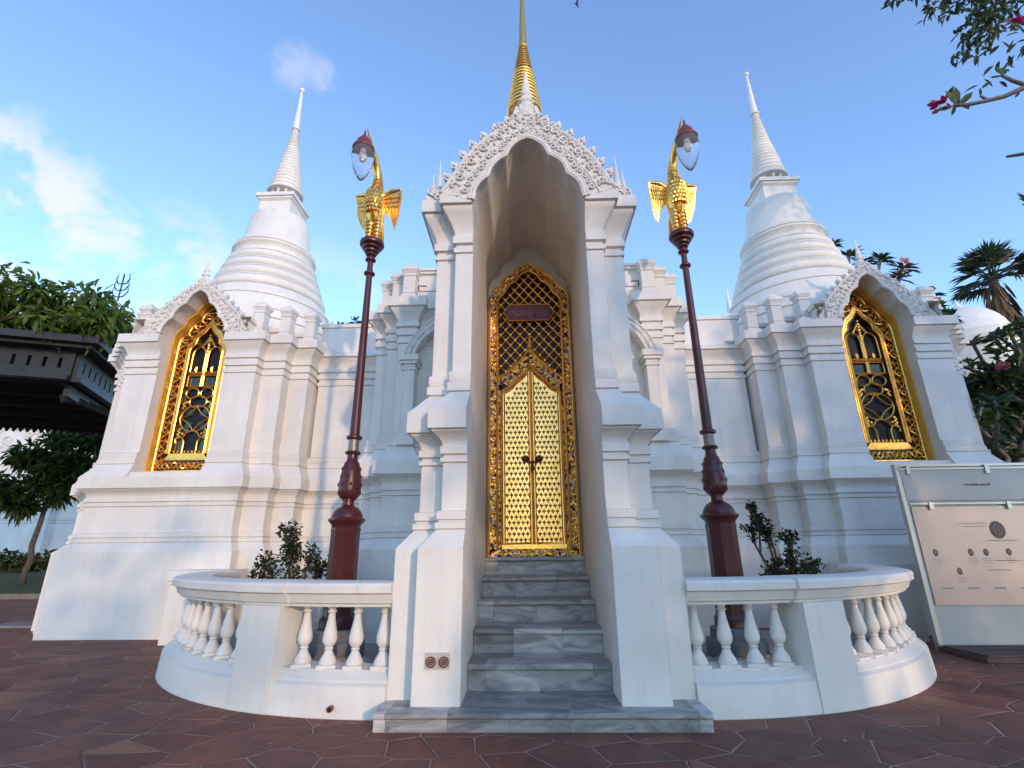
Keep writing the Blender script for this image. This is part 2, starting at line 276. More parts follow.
# ------------------------------------------------------------------ mesh helpers
ORG = {}
class MB:
    def __init__(s): s.v = []; s.f = []; s.m = []; s.s = []; s.xf = None
    def add(s, vs, fs, mi=0, smooth=True):
        b = len(s.v)
        s.v += [tuple(s.xf(Vector(p))) if s.xf else tuple(p) for p in vs]
        for f in fs: s.f.append([b+i for i in f]); s.m.append(mi); s.s.append(smooth)
    def box(s, x0, x1, y0, y1, z0, z1, mi=0):
        vs = [(x, y, z) for z in (z0, z1) for y in (y0, y1) for x in (x0, x1)]
        s.add(vs, [(0, 2, 3, 1), (4, 5, 7, 6), (0, 1, 5, 4), (2, 6, 7, 3), (0, 4, 6, 2), (1, 3, 7, 5)], mi, False)
    def frustum(s, cx, cy, z0, z1, a, b, mi=0):     # square frustum, half widths a below, b above
        vs = [(cx+x*h, cy+y*h, z) for z, h in ((z0, a), (z1, b)) for x, y in ((-1, -1), (1, -1), (1, 1), (-1, 1))]
        s.add(vs, [(3, 2, 1, 0), (4, 5, 6, 7)]+[(i, (i+1) % 4, 4+(i+1) % 4, 4+i) for i in range(4)], mi, False)
    def tube(s, pts, r, n=8, mi=0, closed=False, caps=True, flat=1.0):
        P = [Vector(p) for p in pts]; k = len(P)
        rs = r if isinstance(r, (list, tuple)) else [r]*k
        nrm = None; vs = []
        for i in range(k):
            if closed: t = P[(i+1) % k]-P[i-1]
            else: t = P[min(i+1, k-1)]-P[max(i-1, 0)]
            if t.length < 1e-9: t = Vector((0, 0, 1))
            t.normalize()
            if nrm is None:
                a = Vector((0, 1, 0)) if abs(t.y) < .9 else Vector((1, 0, 0)); nrm = (a-t*a.dot(t)).normalized()
            else:
                q = nrm-t*nrm.dot(t); nrm = q.normalized() if q.length > 1e-6 else nrm
            bn = t.cross(nrm)
            for j in range(n):
                an = 2*pi*j/n; vs.append(P[i]+(nrm*math.cos(an)*flat+bn*math.sin(an))*rs[i])
        fs = []
        for i in range(k if closed else k-1):
            for j in range(n):
                a = i*n+j; c = i*n+(j+1) % n; d = ((i+1) % k)*n+(j+1) % n; e = ((i+1) % k)*n+j
                fs.append((a, c, d, e))
        if not closed and caps: fs += [tuple(range(n-1, -1, -1)), tuple(range((k-1)*n, k*n))]
        s.add(vs, fs, mi, True)
    def lathe(s, prof, cx=0, cy=0, n=32, mi=0, a0=0, caps=True, smooth=True, sq=1.0):
        vs = [(cx+r*math.cos(a0+2*pi*j/n), cy+sq*r*math.sin(a0+2*pi*j/n), z) for r, z in prof for j in range(n)]
        fs = [(i*n+j, i*n+(j+1) % n, (i+1)*n+(j+1) % n, (i+1)*n+j) for i in range(len(prof)-1) for j in range(n)]
        if caps: fs += [tuple(range(n-1, -1, -1)), tuple(range((len(prof)-1)*n, len(prof)*n))]
        s.add(vs, fs, mi, smooth)
    def prism(s, poly, y0, y1, mi=0, smooth=False):         # polygon in the XZ plane, extruded along Y
        n = len(poly); vs = [(x, y0, z) for x, z in poly]+[(x, y1, z) for x, z in poly]
        s.add(vs, [tuple(range(n)), tuple(range(2*n-1, n-1, -1))], mi, False)
        s.add(vs, [(i, n+i, n+(i+1) % n, (i+1) % n) for i in range(n)], mi, smooth)
    def plan(s, poly, z0, z1, mi=0):                         # polygon in plan, extruded upwards
        n = len(poly); vs = [(x, y, z0) for x, y in poly]+[(x, y, z1) for x, y in poly]
        s.add(vs, [tuple(range(n-1, -1, -1)), tuple(range(n, 2*n))]+[(i, (i+1) % n, n+(i+1) % n, n+i) for i in range(n)], mi, False)
    def ring(s, A, B, y0, y1, mi=0, ends=True):              # band between two open outlines (XZ), extruded along Y
        n = len(A); vs = [(x, y, z) for y in (y0, y1) for P in (A, B) for x, z in P]
        a, b_, c, d = 0, n, 2*n, 3*n; fs = []
        for i in range(n-1):
            fs += [(a+i, a+i+1, b_+i+1, b_+i), (c+i, d+i, d+i+1, c+i+1), (a+i, c+i, c+i+1, a+i+1), (b_+i, b_+i+1, d+i+1, d+i)]
        if ends: fs += [(a, b_, d, c), (a+n-1, c+n-1, d+n-1, b_+n-1)]
        s.add(vs, fs, mi, True)
    def ball(s, c, rx, ry=None, rz=None, n=8, k=5, mi=0):
        ry = ry or rx; rz = rz or rx; vs = [(c[0], c[1], c[2]-rz)]
        for i in range(1, k):
            a = -pi/2+pi*i/k
            vs += [(c[0]+rx*math.cos(a)*math.cos(2*pi*j/n), c[1]+ry*math.cos(a)*math.sin(2*pi*j/n), c[2]+rz*math.sin(a)) for j in range(n)]
        vs.append((c[0], c[1], c[2]+rz)); L = len(vs)-1
        fs = [(0, 1+(j+1) % n, 1+j) for j in range(n)]
        fs += [(1+i*n+j, 1+i*n+(j+1) % n, 1+(i+1)*n+(j+1) % n, 1+(i+1)*n+j) for i in range(k-2) for j in range(n)]
        fs += [(1+(k-2)*n+j, 1+(k-2)*n+(j+1) % n, L) for j in range(n)]
        s.add(vs, fs, mi, True)
    def leaf(s, p, d, nrm, L, Wd, mi=0, fold=.25, droop=.0):
        p = Vector(p); d = Vector(d).normalized(); nrm = Vector(nrm)
        side = d.cross(nrm)
        if side.length < 1e-4: side = d.orthogonal()
        side.normalize(); nn = side.cross(d)
        md = p+d*L*.5
        tip = p+d*L-Vector((0, 0, droop*L)); md = md-Vector((0, 0, droop*L*.3))
        l1 = p+d*L*.3+side*Wd*.42+nn*Wd*fold; l2 = md+d*L*.15+side*Wd*.45+nn*Wd*fold
        r1 = p+d*L*.3-side*Wd*.42+nn*Wd*fold; r2 = md+d*L*.15-side*Wd*.45+nn*Wd*fold
        s.add([p, l1, l2, tip, r2, r1, md], [(0, 6, 2, 1), (6, 3, 2), (0, 5, 4, 6), (6, 4, 3)], mi, False)
    def build(s, name, mats, parent=None, org=None, angle=38, label=None, kind=None, category=None, group=None, normals=True):
        me = bpy.data.meshes.new(name)
        o0 = Vector(ORG[parent.name]) if (parent is not None and org is None) else Vector(org or (0, 0, 0))
        me.from_pydata([((x-o0[0])*S, (y-o0[1])*S, (z-o0[2])*S) for x, y, z in s.v], [], s.f)
        me.polygons.foreach_set('material_index', s.m); me.polygons.foreach_set('use_smooth', s.s)
        for mt in (mats if isinstance(mats, (list, tuple)) else [mats]): me.materials.append(M[mt])
        me.update()
        if normals:
            bm = bmesh.new(); bm.from_mesh(me); bmesh.ops.recalc_face_normals(bm, faces=bm.faces[:]); bm.to_mesh(me); bm.free()
            me.set_sharp_from_angle(angle=R(angle))
        o = bpy.data.objects.new(name, me); COL.objects.link(o); ORG[o.name] = tuple(o0)
        if parent is not None:
            o.parent = parent; o.location = (o0-Vector(ORG[parent.name]))*S
        else: o.location = o0*S
        props(o, label, category, group, kind)
        return o
def props(o, label=None, category=None, group=None, kind=None):
    for k, v in (('label', label), ('category', category), ('group', group), ('kind', kind)):
        if v: o[k] = v
def thing(name, label, category, loc=(0, 0, 0), group=None):
    o = bpy.data.objects.new(name, None); COL.objects.link(o); o.location = Vector(loc)*S; o.empty_display_size = .2
    ORG[o.name] = tuple(loc); props(o, label, category, group); return o
def copy_part(src, parent, org, rz=0):
    o = src.copy(); COL.objects.link(o); o.parent = parent; ORG[o.name] = tuple(org)
    o.location = (Vector(org)-Vector(ORG[parent.name]))*S; o.rotation_euler = (0, 0, rz); return o

def resample(P, n):
    P = [np.array(p, float) for p in P]; d = [0]
    for a, b_ in zip(P, P[1:]): d.append(d[-1]+np.linalg.norm(b_-a))
    X = np.interp(np.linspace(0, d[-1], n), d, [p[0] for p in P]); Z = np.interp(np.linspace(0, d[-1], n), d, [p[1] for p in P])
    return list(zip(X.tolist(), Z.tolist()))
def arc(a, b_, h, n=8):
    """points from a to b_ bulging to the left of the direction by h*chord"""
    a = np.array(a, float); b_ = np.array(b_, float); d = b_-a; nn = np.array([-d[1], d[0]])
    return [tuple(a+d*t+nn*h*4*t*(1-t)) for t in np.linspace(0, 1, n)]
def lobes(keys, h, n=8):
    P = []
    for i in range(len(keys)-1):
        hh = h[i] if isinstance(h, (list, tuple)) else h
        q = arc(keys[i], keys[i+1], hh, n); P += q if not P else q[1:]
    return P
def mirror(P): return P+[(-x, z) for x, z in P[::-1][1:]]          # left half up to the axis -> whole outline
def offset_path(P, d):
    Q = []
    for i in range(len(P)):
        a = np.array(P[max(i-1, 0)]); b_ = np.array(P[min(i+1, len(P)-1)]); t = b_-a; t = t/(np.linalg.norm(t)+1e-9)
        Q.append((P[i][0]-t[1]*d, P[i][1]+t[0]*d))
    return Q

def loft(mb, poly, prof, closed=True, mi=0, cap_top=True, sx=1, endy=None, poly2=None, zsw=0):
    """moulded wall: plan outline (interior on the left) swept through (inset, height) pairs"""
    P = [Vector(p) for p in poly]; n = len(P); offs = []
    P2 = [Vector(p) for p in poly2] if poly2 else P
    for i in range(n):
        ns = []
        if closed or i > 0:
            e = (P[i]-P[i-1]).normalized(); ns.append(Vector((-e.y, e.x)))
        if closed or i < n-1:
            e = (P[(i+1) % n]-P[i]).normalized(); ns.append(Vector((-e.y, e.x)))
        if len(ns) == 2:
            q = ns[0]+ns[1]; q = q/(1+ns[0].dot(ns[1])); offs.append(q)
        else: offs.append(ns[0])
    at_ = lambda z: P2 if z > zsw else P
    vs = [(sx*(p.x+o.x*d), p.y+o.y*d, z) for d, z in prof for p, o in zip(at_(z), offs)]
    k = n if closed else n-1
    fs = [(i*n+j, i*n+(j+1) % n, (i+1)*n+(j+1) % n, (i+1)*n+j) for i in range(len(prof)-1) for j in range(k)]
    if closed:
        if cap_top: fs.append(tuple(range((len(prof)-1)*n, len(prof)*n)))
        fs.append(tuple(range(n-1, -1, -1)))
    mb.add(vs, fs, mi, True)
    if not closed and endy is not None:
        for j in ((0, n-1) if endy[0] else (n-1,)):
            pl = [(sx*at_(z)[j].x, at_(z)[j].y+offs[j].y*d, z) for d, z in prof]
            pl += [(sx*P[j].x, endy[1], prof[-1][1]), (sx*P[j].x, endy[1], prof[0][1])]
            mb.add(pl, [tuple(range(len(pl)))], mi, False)

# ------------------------------------------------------------------ moulding profiles (inset, height)
BASE = [(0, 0), (0, 1.04), (.105, 1.165), (.092, 1.168), (.092, 1.21), (.112, 1.213), (.112, 1.228), (.10, 1.231), (.10, 1.29), (.13, 1.295),
        (.13, 1.64), (.112, 1.643), (.112, 1.675), (.13, 1.678), (.13, 1.70), (.108, 1.703), (.108, 1.76), (.122, 1.763), (.12, 1.785), (.105, 1.815), (.075, 1.85), (.05, 1.865),
        (.05, 1.878), (.022, 1.881), (.022, 2.035)]
MID = [(.022, 2.035), (.15, 2.235), (.138, 2.238), (.138, 2.31), (.162, 2.315), (.152, 2.335), (.152, 2.40), (.185, 2.415)]
TOPW = [(.185, 3.60), (.168, 3.605), (.168, 3.66), (.185, 3.665), (.185, 3.71), (.158, 3.715), (.158, 3.79), (.18, 3.795), (.18, 3.83), (.15, 3.835), (.15, 3.90),
        (.165, 3.905), (.155, 3.95), (.125, 4.01), (.085, 4.06), (.075, 4.085), (.045, 4.09), (.045, 4.225)]
TOPP = [(.16, 3.52), (.145, 3.525), (.145, 3.575), (.163, 3.58), (.163, 3.61), (.135, 3.615), (.135, 3.69), (.152, 3.695), (.148, 3.74), (.12, 3.81), (.07, 3.90), (.05, 3.93),
        (.05, 3.955), (.022, 3.958), (.022, 4.08)]
MIDP = [(.022, 2.035), (.15, 2.235), (.128, 2.238), (.128, 2.31), (.150, 2.315), (.138, 2.335), (.138, 2.40), (.16, 2.415)]

# ------------------------------------------------------------------ ground
mb = MB(); mb.add([(-400, -400, 0), (400, -400, 0), (400, 400, 0), (-400, 400, 0)], [(0, 1, 2, 3)])
mb.build('ground', 'paving', kind='structure', normals=False)
mb = MB()
nx = 24
vs = []; fs = []
for i, (y, z) in enumerate([(9.6, .004), (9.6, .13), (10.2, .22), (11.4, .40), (13.2, .52)]):
    vs += [(x, y, z+.03*math.sin(j*1.7)*(i > 1)) for j, x in enumerate(np.linspace(-30, -7.2, nx))]
for i in range(4): fs += [(i*nx+j, i*nx+j+1, (i+1)*nx+j+1, (i+1)*nx+j) for j in range(nx-1)]
mb.add(vs, fs); mb.build('lawn', 'grass', kind='structure', normals=False)
mb = MB(); mb.box(-30, -7.2, 9.45, 9.598, .0, .12); mb.build('lawn_kerb', 'pale_stone', kind='structure')

# ------------------------------------------------------------------ the temple
T = thing('royal_monument', 'white plaster Thai monument with gilded doorway, two corner chapels and tall spires', 'temple', (0, 2.5, 0))

HALF = [(-1.90, 2.50), (-1.90, 2.70), (-2.10, 2.70), (-2.10, 2.90), (-2.30, 2.90), (-2.30, 4.6), (-2.30, 8.2)]
def whole(half): return [(x, y) for x, y in half[::-1]]+[(-x, y) for x, y in half]
body_plan = whole(HALF)
mb = MB()
loft(mb, body_plan, BASE)
body_upper = [(x, y) for x, y in HALF[::-1]]+[(-1.295, 2.50), (-1.295, 2.615), (1.295, 2.615), (1.295, 2.50)]+[(-x, y) for x, y in HALF]
loft(mb, body_upper, MID+TOPW)
for s in (-1, 1):                                            # the linking walls to the two chapels
    cp = [(-3.62, 4.145), (-2.2, 4.145), (-2.2, 7.2), (-3.62, 7.2)]
    mid = [(a, z) for a, z in TOPW[:-1]]
    loft(mb, cp, BASE+MID+[(a, z-.02) for a, z in TOPW[:-2]]+[(.055, 4.05), (.055, 4.10), (.16, 4.16), (.16, 4.60), (.135, 4.605), (.135, 4.67)], sx=s)
hall = mb.build('hall_wall', 'plaster', T)

def parapet(plan, z0, z1, posts, inset, ph=.42, h=.085, closed=True):
    mb = MB()
    loft(mb, plan, [(inset-.02, z0-.01), (inset-.02, z0+.05), (inset, z0+.08), (inset, z1-.07), (inset-.03, z1-.06), (inset-.03, z1), (inset+.14, z1), (inset+.14, z0)], closed=closed, cap_top=False)
    for x, y in posts:
        z = z0-.005
        mb.box(x-h*1.3, x+h*1.3, y-h*1.3, y+h*1.3, z, z+.07); mb.frustum(x, y, z+.07, z+.12, h*1.25, h*1.0)
        mb.box(x-h*1.06, x+h*1.06, y-h*1.06, y+h*1.06, z+.12, z+.15); mb.box(x-h, x+h, y-h, y+h, z+.15, z+ph)
        mb.box(x-h*1.12, x+h*1.12, y-h*1.12, y+h*1.12, z+ph-.04, z+ph-.015); mb.frustum(x, y, z+ph, z+ph+.05, h*1.0, h*1.32)
        mb.box(x-h*1.36, x+h*1.36, y-h*1.36, y+h*1.36, z+ph+.05, z+ph+.10); mb.frustum(x, y, z+ph+.10, z+ph+.19, h*1.28, .008)
    return mb
bp_posts = []
for s in (-1, 1):
    for x, y in ((-1.90, 2.50), (-2.10, 2.70), (-2.30, 2.90)): bp_posts.append((s*(x+.29), y+.25))
mb = parapet(body_plan, 4.22, 4.50, bp_posts, .34)
mb.box(-1.55, 1.55, 2.83, 2.95, 4.20, 4.70); mb.box(-1.55, 1.55, 2.79, 2.99, 4.70, 4.735); mb.box(-1.55, 1.55, 2.765, 3.0, 4.738, 4.775)
mb.build('parapet', 'plaster', hall)
# niche arches of the main front, mostly hidden by the porch
for s in (-1, 1):
    mb = MB(); mc = MB()
    def bx(a, b_, *r): mb.box(min(s*a, s*b_), max(s*a, s*b_), *r)
    bx(-1.60, -1.46, 2.60, 2.79, 2.38, 3.20); bx(-1.62, -1.445, 2.585, 2.79, 3.20, 3.235)
    bx(-1.61, -1.455, 2.592, 2.79, 3.24, 3.275); bx(-1.64, -1.43, 2.57, 2.79, 3.28, 3.32); bx(-1.66, -1.41, 2.55, 2.79, 3.323, 3.40)
    bx(-1.63, -1.43, 2.585, 2.79, 2.24, 2.38)
    path = arc((-1.49, 3.40), (-1.22, 3.78), .10, 10)+arc((-1.22, 3.78), (-.80, 4.02), .10, 10)[1:]
    A = resample(path, 24); B = resample(offset_path(path, .12), 24)
    A = [(s*x, z) for x, z in A]; B = [(s*x, z) for x, z in B]
    mc.ring(A, B, 2.62, 2.80)
    mc.tube([(x, 2.617, z) for x, z in A], .016, 6); mc.tube([(x, 2.617, z) for x, z in B], .012, 6)
    for i in range(1, 24):
        x = (A[i][0]+B[i][0])/2; z = (A[i][1]+B[i][1])/2; mc.ball((x, 2.62, z), .026, .02, .026, 7, 4)
        if i % 2: mc.ball((B[i][0]-s*.0, 2.66, B[i][1]+.012), .026, .025, .038, 7, 4)
    mb.build('niche_pier', 'plaster', hall); mc.build('niche_arch', 'carved', hall)

# ---- a corner chapel
a_, b2, c_, h_ = 1.19, 1.53, 1.83, 1.98
REL = [(-a_, -h_), (a_, -h_), (a_, -1.81), (b2, -1.81), (b2, -1.60), (c_, -1.60), (c_, -a_), (h_, -a_), (h_, a_), (c_, a_), (c_, 1.6), (b2, 1.6), (b2, 1.81), (a_, 1.81), (a_, h_),
       (-a_, h_), (-a_, 1.81), (-b2, 1.81), (-b2, 1.6), (-c_, 1.6), (-c_, a_), (-h_, a_), (-h_, -a_), (-c_, -a_), (-c_, -1.6), (-b2, -1.6), (-b2, -1.81), (-a_, -1.81)]
CX, CY = 5.13, 5.45
ARCH_KEYS = lambda w, z0, hgt: [(-w, z0), (-w*.735, z0+hgt*.335), (-w*.385, z0+hgt*.675), (0, z0+hgt)]

def scroll(mb, x, y, z, r, turn, a0, tr=None, n=13):
    pts = []
    for i in range(n):
        t = i/(n-1); rr = r*(1-.78*t); an = a0+turn*2*pi*1.35*t
        pts.append((x+rr*math.cos(an), y-.010*t, z+rr*math.sin(an)))
    mb.tube(pts, [(tr or r*.24)*(1-.35*i/(n-1)) for i in range(n)], 5)

def pediment(cx, y0, y1, inner, outer, fin_h, crest_n, parent, label=None, back=None, roof_back=None, end_spikes=True, seed=1):
    rd = random.Random(seed)
    mb = MB(); mb.xf = lambda p: Vector((p.x+cx, p.y, p.z))
    N = 73
    I = resample(inner, N); O = resample(outer, N)
    # inner outline keeps its cusps: use the given points for the soffit, resampled densely
    mb.ring(I, O, y0, y1)
    def lerp(s, t):
        k = s*(N-1); i = int(min(k, N-2)); f = k-i
        ix = I[i][0]*(1-f)+I[i+1][0]*f; iz = I[i][1]*(1-f)+I[i+1][1]*f; ox = O[i][0]*(1-f)+O[i+1][0]*f; oz = O[i][1]*(1-f)+O[i+1][1]*f
        return ix*(1-t)+ox*t, iz*(1-t)+oz*t, math.hypot(ox-ix, oz-iz)
    def line(t, dy, r): mb.tube([(lerp(i/(N-1), t)[0], y0-dy, lerp(i/(N-1), t)[1]) for i in range(N)], r, 6)
    w = lerp(.25, 0)[2]
    line(.0, .0, .024); line(.11, .006, .014); line(.46, .0, .012); line(.95, .0, .018)
    n1 = int(26)
    for i in range(n1):
        s = (i+1.0)/(n1+1.0); x, z, ww = lerp(s, .285); sg = 1 if s < .5 else -1
        scroll(mb, x, y0-.010, z, .30*.36*w*1.15, sg, rd.uniform(0, 6), .011)
    n2 = 22
    for i in range(n2):
        s = (i+1.1)/(n2+1.2); x, z, ww = lerp(s, .70); sg = 1 if s < .5 else -1
        if i % 2: scroll(mb, x, y0-.010, z, .16*w, -sg, rd.uniform(0, 6), .014)
        else:
            for k in range(5):
                an = pi/2+(k-2)*.62+(.8 if sg > 0 else -.8); mb.ball((x+.08*w*math.cos(an)*1.3, y0-.006, z+.08*w*math.sin(an)*1.3), .046*w*1.5, .022, .04*w*1.5, 6, 4)
        x2, z2, _ = lerp(s+.01, .57); mb.ball((x2, y0-.004, z2), .017, .02, .017, 6, 4)
        x2, z2, _ = lerp(s+.02, .86); mb.ball((x2, y0-.004, z2), .018, .02, .018, 6, 4)
    # crest of leaf-shaped knobs along the outer edge
    for sg in (0, 1):
        for i in range(crest_n):
            s = .045+.40*(i+.5)/crest_n
            if sg: s = 1-s
            x, z, _ = lerp(s, 1); xa, za, _ = lerp(min(s+.01, 1), 1); xb, zb, _ = lerp(max(s-.01, 0), 1)
            t = Vector((xa-xb, za-zb)).normalized(); nn = Vector((-t.y, t.x))
            lean = Vector((0, 1)); nn = (nn*.75+lean*.45).normalized(); t = Vector((nn.y, -nn.x)); hh = .125*w/.40
            sh = [(-.42, -.1), (-.42, .35), (-.60, .42), (-.56, .74), (-.30, .88), (-.16, 1.14), (.0, 1.26), (.16, 1.14), (.30, .88), (.56, .74), (.60, .42), (.42, .35), (.42, -.1)]
            mb.prism([(x+t.x*a*hh*.75+nn.x*b_*hh, z+t.y*a*hh*.75+nn.y*b_*hh) for a, b_ in sh], y0+.015, y0+.075)
            mb.ball((x+nn.x*hh*.6, y0+.012, z+nn.y*hh*.6), hh*.24, .018, hh*.3, 6, 4)
    if roof_back:
        I2 = I; O2 = [(i_[0]*.06+o_[0]*.94, i_[1]*.06+o_[1]*.94) for i_, o_ in zip(I, O)]
        mv = MB(); mv.xf = mb.xf; mv.ring(I2, O2, y1, roof_back, ends=False)
    ped = mb.build('pediment', 'carved', parent, label=label)
    if roof_back: mv.build('vault', 'plaster', ped)
    # finial on the apex
    mf = MB(); mf.xf = lambda p: Vector((p.x+cx, p.y, p.z))
    xa, za, _ = lerp(.5, 1); yc = y0+.05; q = fin_h/.55
    mf.lathe([(.085*q, za-.06*q), (.13*q, za-.01), (.125*q, za+.05*q), (.07*q, za+.11*q), (.055*q, za+.14*q), (.085*q, za+.17*q), (.06*q, za+.21*q), (.04*q, za+.24*q), (.058*q, za+.27*q), (.035*q, za+.31*q),
              (.04*q, za+.34*q), (.022*q, za+.42*q), (.008*q, za+.55*q)], 0, yc, 10, sq=.6)
    for k in range(7):
        an = pi*(k/6); mf.ball((.105*q*math.cos(an), yc-.05, za-.03*q+.08*q*math.sin(an)), .026*q, .03, .045*q, 6, 4)
    for sg in (-1, 1):
        for k in range(3): scroll(mf, sg*(.10+.07*k)*q, y0-.012, za-(.075+.055*k)*q, .042*q, sg, 1.2*k, .012*q)
    mf.build('apex_finial', 'carved', ped)
    # spiky flame clusters at the two springings
    for sg in (-1, 1):
        me = MB(); me.xf = lambda p: Vector((p.x+cx, p.y, p.z))
        x0, z0, _ = lerp(0 if sg < 0 else 1, 1)
        x0 += sg*(.035 if end_spikes else -.065)
        for dx, hh, r in ((-.062, .33, .030), (.0, .46, .036), (.062, .33, .030)):
            if not end_spikes: hh *= .50
            hh *= 1.12; q = hh/.33; yk = y0+.19+abs(dx)*.3; zb = z0+.01
            me.lathe([(r, zb), (r*1.1, zb+.05*q), (r*.6, zb+.10*q), (r*.95, zb+.125*q), (r*.5, zb+.165*q), (r*.72, zb+.185*q), (r*.34, zb+.23*q), (.003, zb+hh)], x0+dx, yk, 8)
        hb = .13 if end_spikes else .26
        for k in range(8 if end_spikes else 16):
            scroll(me, x0+rd.uniform(-.09, .09), y0+.138, z0+rd.uniform(.03, hb), rd.uniform(.024, .045), rd.choice((-1, 1)), rd.uniform(0, 6), .012)
        me.prism([(x0-.11, z0+.012), (x0+.11, z0+.012), (x0+.12, z0+hb*.7), (x0+.07, z0+hb), (x0-.07, z0+hb), (x0-.12, z0+hb*.7)], y0+.15, y0+.26)
        me.build('flame_finial', 'carved', ped)
    return ped

def path3(P, y): return [(x, y, z) for x, z in P]

def gothic_window(cx, parent, label):
    """gilded window: carved border, inner frame, tracery over dark glass"""
    L = lambda p: Vector((p.x+cx, p.y, p.z))
    yb = 3.95
    win = MB(); win.xf = L
    # casing on the reveal and bottom rail (gold paint)
    outp = [(-.505, 2.115), (-.505, 4.235)]+lobes(ARCH_KEYS(.505, 4.235, .71), .14)[1:]
    O = mirror(outp); I = mirror([(-.485, 2.115), (-.485, 4.22)]+lobes(ARCH_KEYS(.485, 4.22, .695), .14)[1:])
    n = 97; win.ring(resample(I, n), resample(O, n), yb-.135, yb+.06)
    win.box(-.484, .484, yb-.05, yb+.05, 2.114, 2.165)
    w = win.build('window', 'gold_paint', parent, label=label)
    # dark red ground of the border
    g_ = MB(); g_.xf = L
    A = resample(mirror([(-.483, 2.165), (-.483, 4.18)]+lobes(ARCH_KEYS(.483, 4.18, .66), .14)[1:]), n)
    keysB = [(-.325, 4.03), (-.235, 4.28), (-.105, 4.46), (0, 4.64)]
    B = resample(mirror([(-.325, 2.35), (-.325, 4.03)]+lobes(keysB, [.17, .17, .02])[1:]), n)
    g_.ring(A, B, yb, yb+.04)
    g_.box(-.483, .483, yb, yb+.04, 2.166, 2.352)
    g_.build('border_ground', 'lacquer', w)
    # gilded vine of the border: two interlaced stems with leaves
    v_ = MB(); v_.xf = L
    Cc = [((a[0]+b_[0])/2, (a[1]+b_[1])/2) for a, b_ in zip(A, B)]; Cc = [(Cc[0][0], 2.165+.09)]+Cc
    Cc = resample(Cc, 420)
    Lp = sum(math.dist(Cc[i], Cc[i+1]) for i in range(419)); waves = round(Lp/.30)
    for ph in (0, pi):
        pts = []
        for i, (x, z) in enumerate(Cc):
            a = Cc[max(i-1, 0)]; b_ = Cc[min(i+1, 419)]; t = Vector((b_[0]-a[0], b_[1]-a[1])).normalized()
            o = .050*math.sin(2*pi*waves*i/419+ph); yy = yb-.018-.012*math.cos(4*pi*waves*i/419+ph)
            pts.append((x-t.y*o, yy, z+t.x*o))
        v_.tube(pts, .013, 5)
    for k in range(waves*2):
        i = int((k+.5)*419/(waves*2)); x, z = Cc[i]; a = Cc[max(i-1, 0)]; b_ = Cc[min(i+1, 419)]; t = Vector((b_[0]-a[0], b_[1]-a[1])).normalized()
        for q in (-1, 1):
            v_.ball((x-t.y*q*.055, yb-.012, z+t.x*q*.055), .017, .02, .03, 6, 4)
            v_.leaf((x, yb-.014, z), (t.x*.6-t.y*q*.8, -.15, t.y*.6+t.x*q*.8), (0, -1, 0), .07, .03)
        v_.ball((x, yb-.02, z), .016, .022, .016, 6, 4)
    pts = []
    for ph in (0, pi):
        v_.tube([(x, yb-.02-.01*math.cos(i*.9+ph), 2.255+.045*math.sin(i*.62+ph)) for i, x in enumerate(np.linspace(-.46, .46, 70))], .013, 5)
    for i in range(12):
        x = -.42+.84*i/11; v_.ball((x, yb-.018, 2.255), .022, .02, .016, 6, 4)
    for P, rr in ((A, .016), (B, .016)): v_.tube(path3(P, yb-.006), rr, 6)
    v_.box(-.47, .47, yb-.02, yb, 2.166, 2.185); v_.box(-.36, .36, yb-.02, yb, 2.335, 2.352)
    v_.build('border_vine', 'gold', w)
    # inner frame
    f_ = MB(); f_.xf = L
    keysC = [(-.262, 4.00), (-.185, 4.20), (-.085, 4.37), (0, 4.50)]
    C_ = resample(mirror([(-.262, 2.43), (-.262, 4.0)]+lobes(keysC, [.17, .17, .02])[1:]), n)
    f_.ring(B, C_, yb-.03, yb+.05); f_.box(-.325, .325, yb-.03, yb+.05, 2.351, 2.43)
    f_.tube(path3(C_, yb-.035), .013, 6); f_.tube(path3(offset_path(C_, .035), yb-.034), .007, 5)
    f_.build('inner_frame', 'gold', w)
    # panes
    p_ = MB(); p_.xf = L; p_.prism([(-.31, 2.40), (.31, 2.40), (.31, 4.02), (.20, 4.34), (0, 4.60), (-.20, 4.34), (-.31, 4.02)], yb+.052, yb+.07)
    for s in (-1, 1):
        p_.prism([(s*.02, 3.50), (s*.22, 3.50), (s*.22, 3.66), (s*.02, 3.66)], yb+.040, yb+.0505, 1)
        for t in (-1, 1):
            c = (s*.125, 2.98+t*.125); p_.prism([(c[0]-.09, c[1]-s*t*.06), (c[0], c[1]-s*t*.09), (c[0]+.09, c[1]+s*t*.06), (c[0], c[1]+s*t*.09)], yb+.040, yb+.0505, 1)
        p_.prism([(s*.13, 2.45), (s*.24, 2.45), (s*.24, 2.66), (s*.13, 2.66)], yb+.040, yb+.0505, 1)
    p_.build('glass_pane', ['glass', 'green_glass'], w)
    # tracery
    t_ = MB(); t_.xf = L; r = .0125; y = yb+.01
    def T_(P, rr=r, closed=False): t_.tube(path3(P, y), rr, 6, closed=closed)
